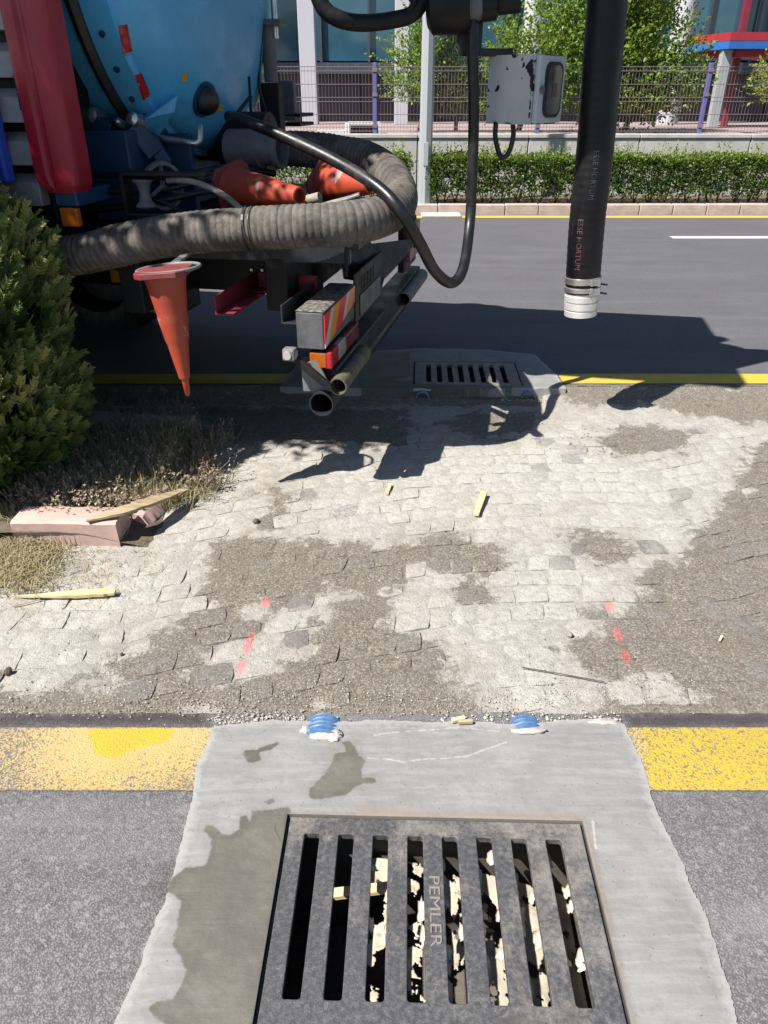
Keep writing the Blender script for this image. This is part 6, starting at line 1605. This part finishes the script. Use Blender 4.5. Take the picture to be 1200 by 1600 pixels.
# stencilled print down the hose
def hose_text(body, size, ang, z0, col_m, name):
    vs, fs = text_mesh(body, size, 0.0); mb = MB(); out = []
    import bisect
    zs = [-p.z for p in P]
    for v in vs:
        z = z0 - v.x; i = min(len(P) - 2, max(0, bisect.bisect(zs, -z))); c_ = P[i].lerp(P[i + 1], 0.5)
        c_ = Vector((c_.x + (P[i + 1].x - P[i].x) * 0, HY, z)); a = ang + v.y / HR
        r_ = rads[i] + 0.0022
        out.append(Vector((c_.x + r_ * math.sin(a), HY - r_ * math.cos(a), z)))
    mb.add(out, [f for f in fs]); make(name, mb, col_m, hose)
PRINT_R = paint('faded_red_print', (0.085, 0.026, 0.03), 0.7, 1.0, (0.03, 0.02, 0.02), 40); PRINT_W = paint('faded_white_print', (0.028, 0.028, 0.028), 0.7, 1.0, (0.008, 0.008, 0.008), 40)
zt_ = (PY(903, 355, HY - HR).z + PY(890, 412, HY - HR).z) / 2
hose_text('ESSE HORTUM', 0.036, -0.62, zt_, PRINT_R, 'red_print')
hose_text('ESSE HORTUM', 0.032, -0.18, zt_ + 0.30, PRINT_W, 'white_print')

# ---------------------------------------------------------------- control box under the boom
C0 = PY(827, 195, 3.70); top = PY(834, 84, 3.70).z; C0 = Vector((PY(829, 140, 3.70).x, 3.70, C0.z))
dl = Vector((-0.707, 0.707, 0)); dr = Vector((0.707, 0.707, 0)); wl_, wr = 0.235, 0.215
ctr = C0 + dl * wl_ / 2 + dr * wr / 2
bx = thing('control_box', (ctr.x, ctr.y, C0.z), 'white control box with chipped black paint hanging from the boom by the cable', 'control box')
H = top - C0.z
def sub(p00, du, dv, nu, nv):
    vs = [p00 + du * (i / nu) + dv * (j / nv) for j in range(nv + 1) for i in range(nu + 1)]
    return vs, [(j * (nu + 1) + i, j * (nu + 1) + i + 1, (j + 1) * (nu + 1) + i + 1, (j + 1) * (nu + 1) + i) for j in range(nv) for i in range(nu)]
Z = Vector((0, 0, H)); mb = MB(); edge = []
for p00, du, dv in ((C0 + dl * wl_, -dl * wl_, Z), (C0, dr * wr, Z), (C0 + dr * wr, dl * wl_, Z), (C0 + dr * wr + dl * wl_, -dr * wr, Z), (C0 + Z, dr * wr, dl * wl_), (C0, dl * wl_, dr * wr)):
    vs, fs = sub(p00, du, dv, 24, 30); mb.add(vs, fs)
    for j in range(31):
        for i in range(25):
            e = min(i / 24, 1 - i / 24, ) * du.length; e2 = min(j / 30, 1 - j / 30) * dv.length; e = min(e, e2)
            edge.append(0.17 * max(0, 1 - e / 0.03) + 0.55 * max(0, fbm(i * .36 + len(edge) // 775, j * .30, 1.0, 6.5) - 0.05))
make('housing', mb, M_CHIPPED, bx, attrs={'edge': edge})
nr = Vector((0.707, -0.707, 0))
def doorpt(u, v, off): return C0 + dr * (wr * u) + Z * v + nr * off
mb = MB(); mb.prism([doorpt(.10, .02, .002), doorpt(1.02, .02, .002), doorpt(1.02, .985, .002), doorpt(.10, .985, .002)], nr * 0.022); door_ = make('door', mb, M_PLASTIC_WHITE, bx, bevel=.004)
def rrect(u0, u1, v0, v1, r_, off, n=6):
    pts = []
    for cu, cv, a0 in ((u1 - r_ / wr, v0 + r_ / H, -90), (u1 - r_ / wr, v1 - r_ / H, 0), (u0 + r_ / wr, v1 - r_ / H, 90), (u0 + r_ / wr, v0 + r_ / H, 180)):
        for k in range(n + 1):
            a = R(a0 + 90 * k / n); pts.append(doorpt(cu + r_ / wr * math.cos(a), cv + r_ / H * math.sin(a), off))
    return pts
mb = MB(); mb.prism(rrect(.30, .92, .10, .90, .040, .0245), nr * 0.006); make('window_gasket', mb, M_SEAL, door_)
mb = MB(); mb.prism(rrect(.37, .85, .15, .85, .030, .031), nr * 0.003); make('window', mb, M_WINDOW_DARK, door_)
mb = MB(); mb.prism([doorpt(.54, .40, .0345), doorpt(.70, .40, .0345), doorpt(.70, .60, .0345), doorpt(.54, .60, .0345)], nr * 0.0008); make('red_mark', mb, paint('faint_red_mark', (0.10, 0.035, 0.035), 0.4, 0.6), door_)
mb = MB(); c_ = doorpt(.20, .50, .026); mb.lathe([(0, .012), (.014, .010)], c_, nr, 14); mb.bar(c_ + nr * .01 - Vector((0, 0, .018)), c_ + nr * .01 + Vector((0, 0, .018)), .012, .008, up=(1, 0, 0)); make('latch', mb, M_GALV, door_)
mb = MB(); a = PY(717, 30, BY + .02); b = PY(720, 84, BY + .02)
mb.prism([PY(716, 22, BY + .05), PY(756, 22, BY + .05), PY(752, 86, BY + .05), PY(728, 86, BY + .05), PY(714, 66, BY + .05)], (0, 0.03, 0)); mb.bar(PY(720, 82, BY + .08), PY(800, 82, BY + .12), .04, .03); make('bracket', mb, M_TRAY, bx, bevel=.004)
mb = MB(); mb.bar(PY(722, 20, BY + .07), PY(722, -260, BY + .07), .05, .05); make('hanger', mb, M_TRAY, bx)
mb = MB(); yb_ = 3.83
mb.tube(spline([PY(775, 190, yb_), PY(774, 215, yb_), PY(780, 240, yb_), PY(787, 246, yb_), PY(796, 236, yb_), PY(802, 212, yb_), PY(801, 190, yb_)], .01), 0.0115, 10); make('cable_loop', mb, M_CABLE, bx, smooth=60)
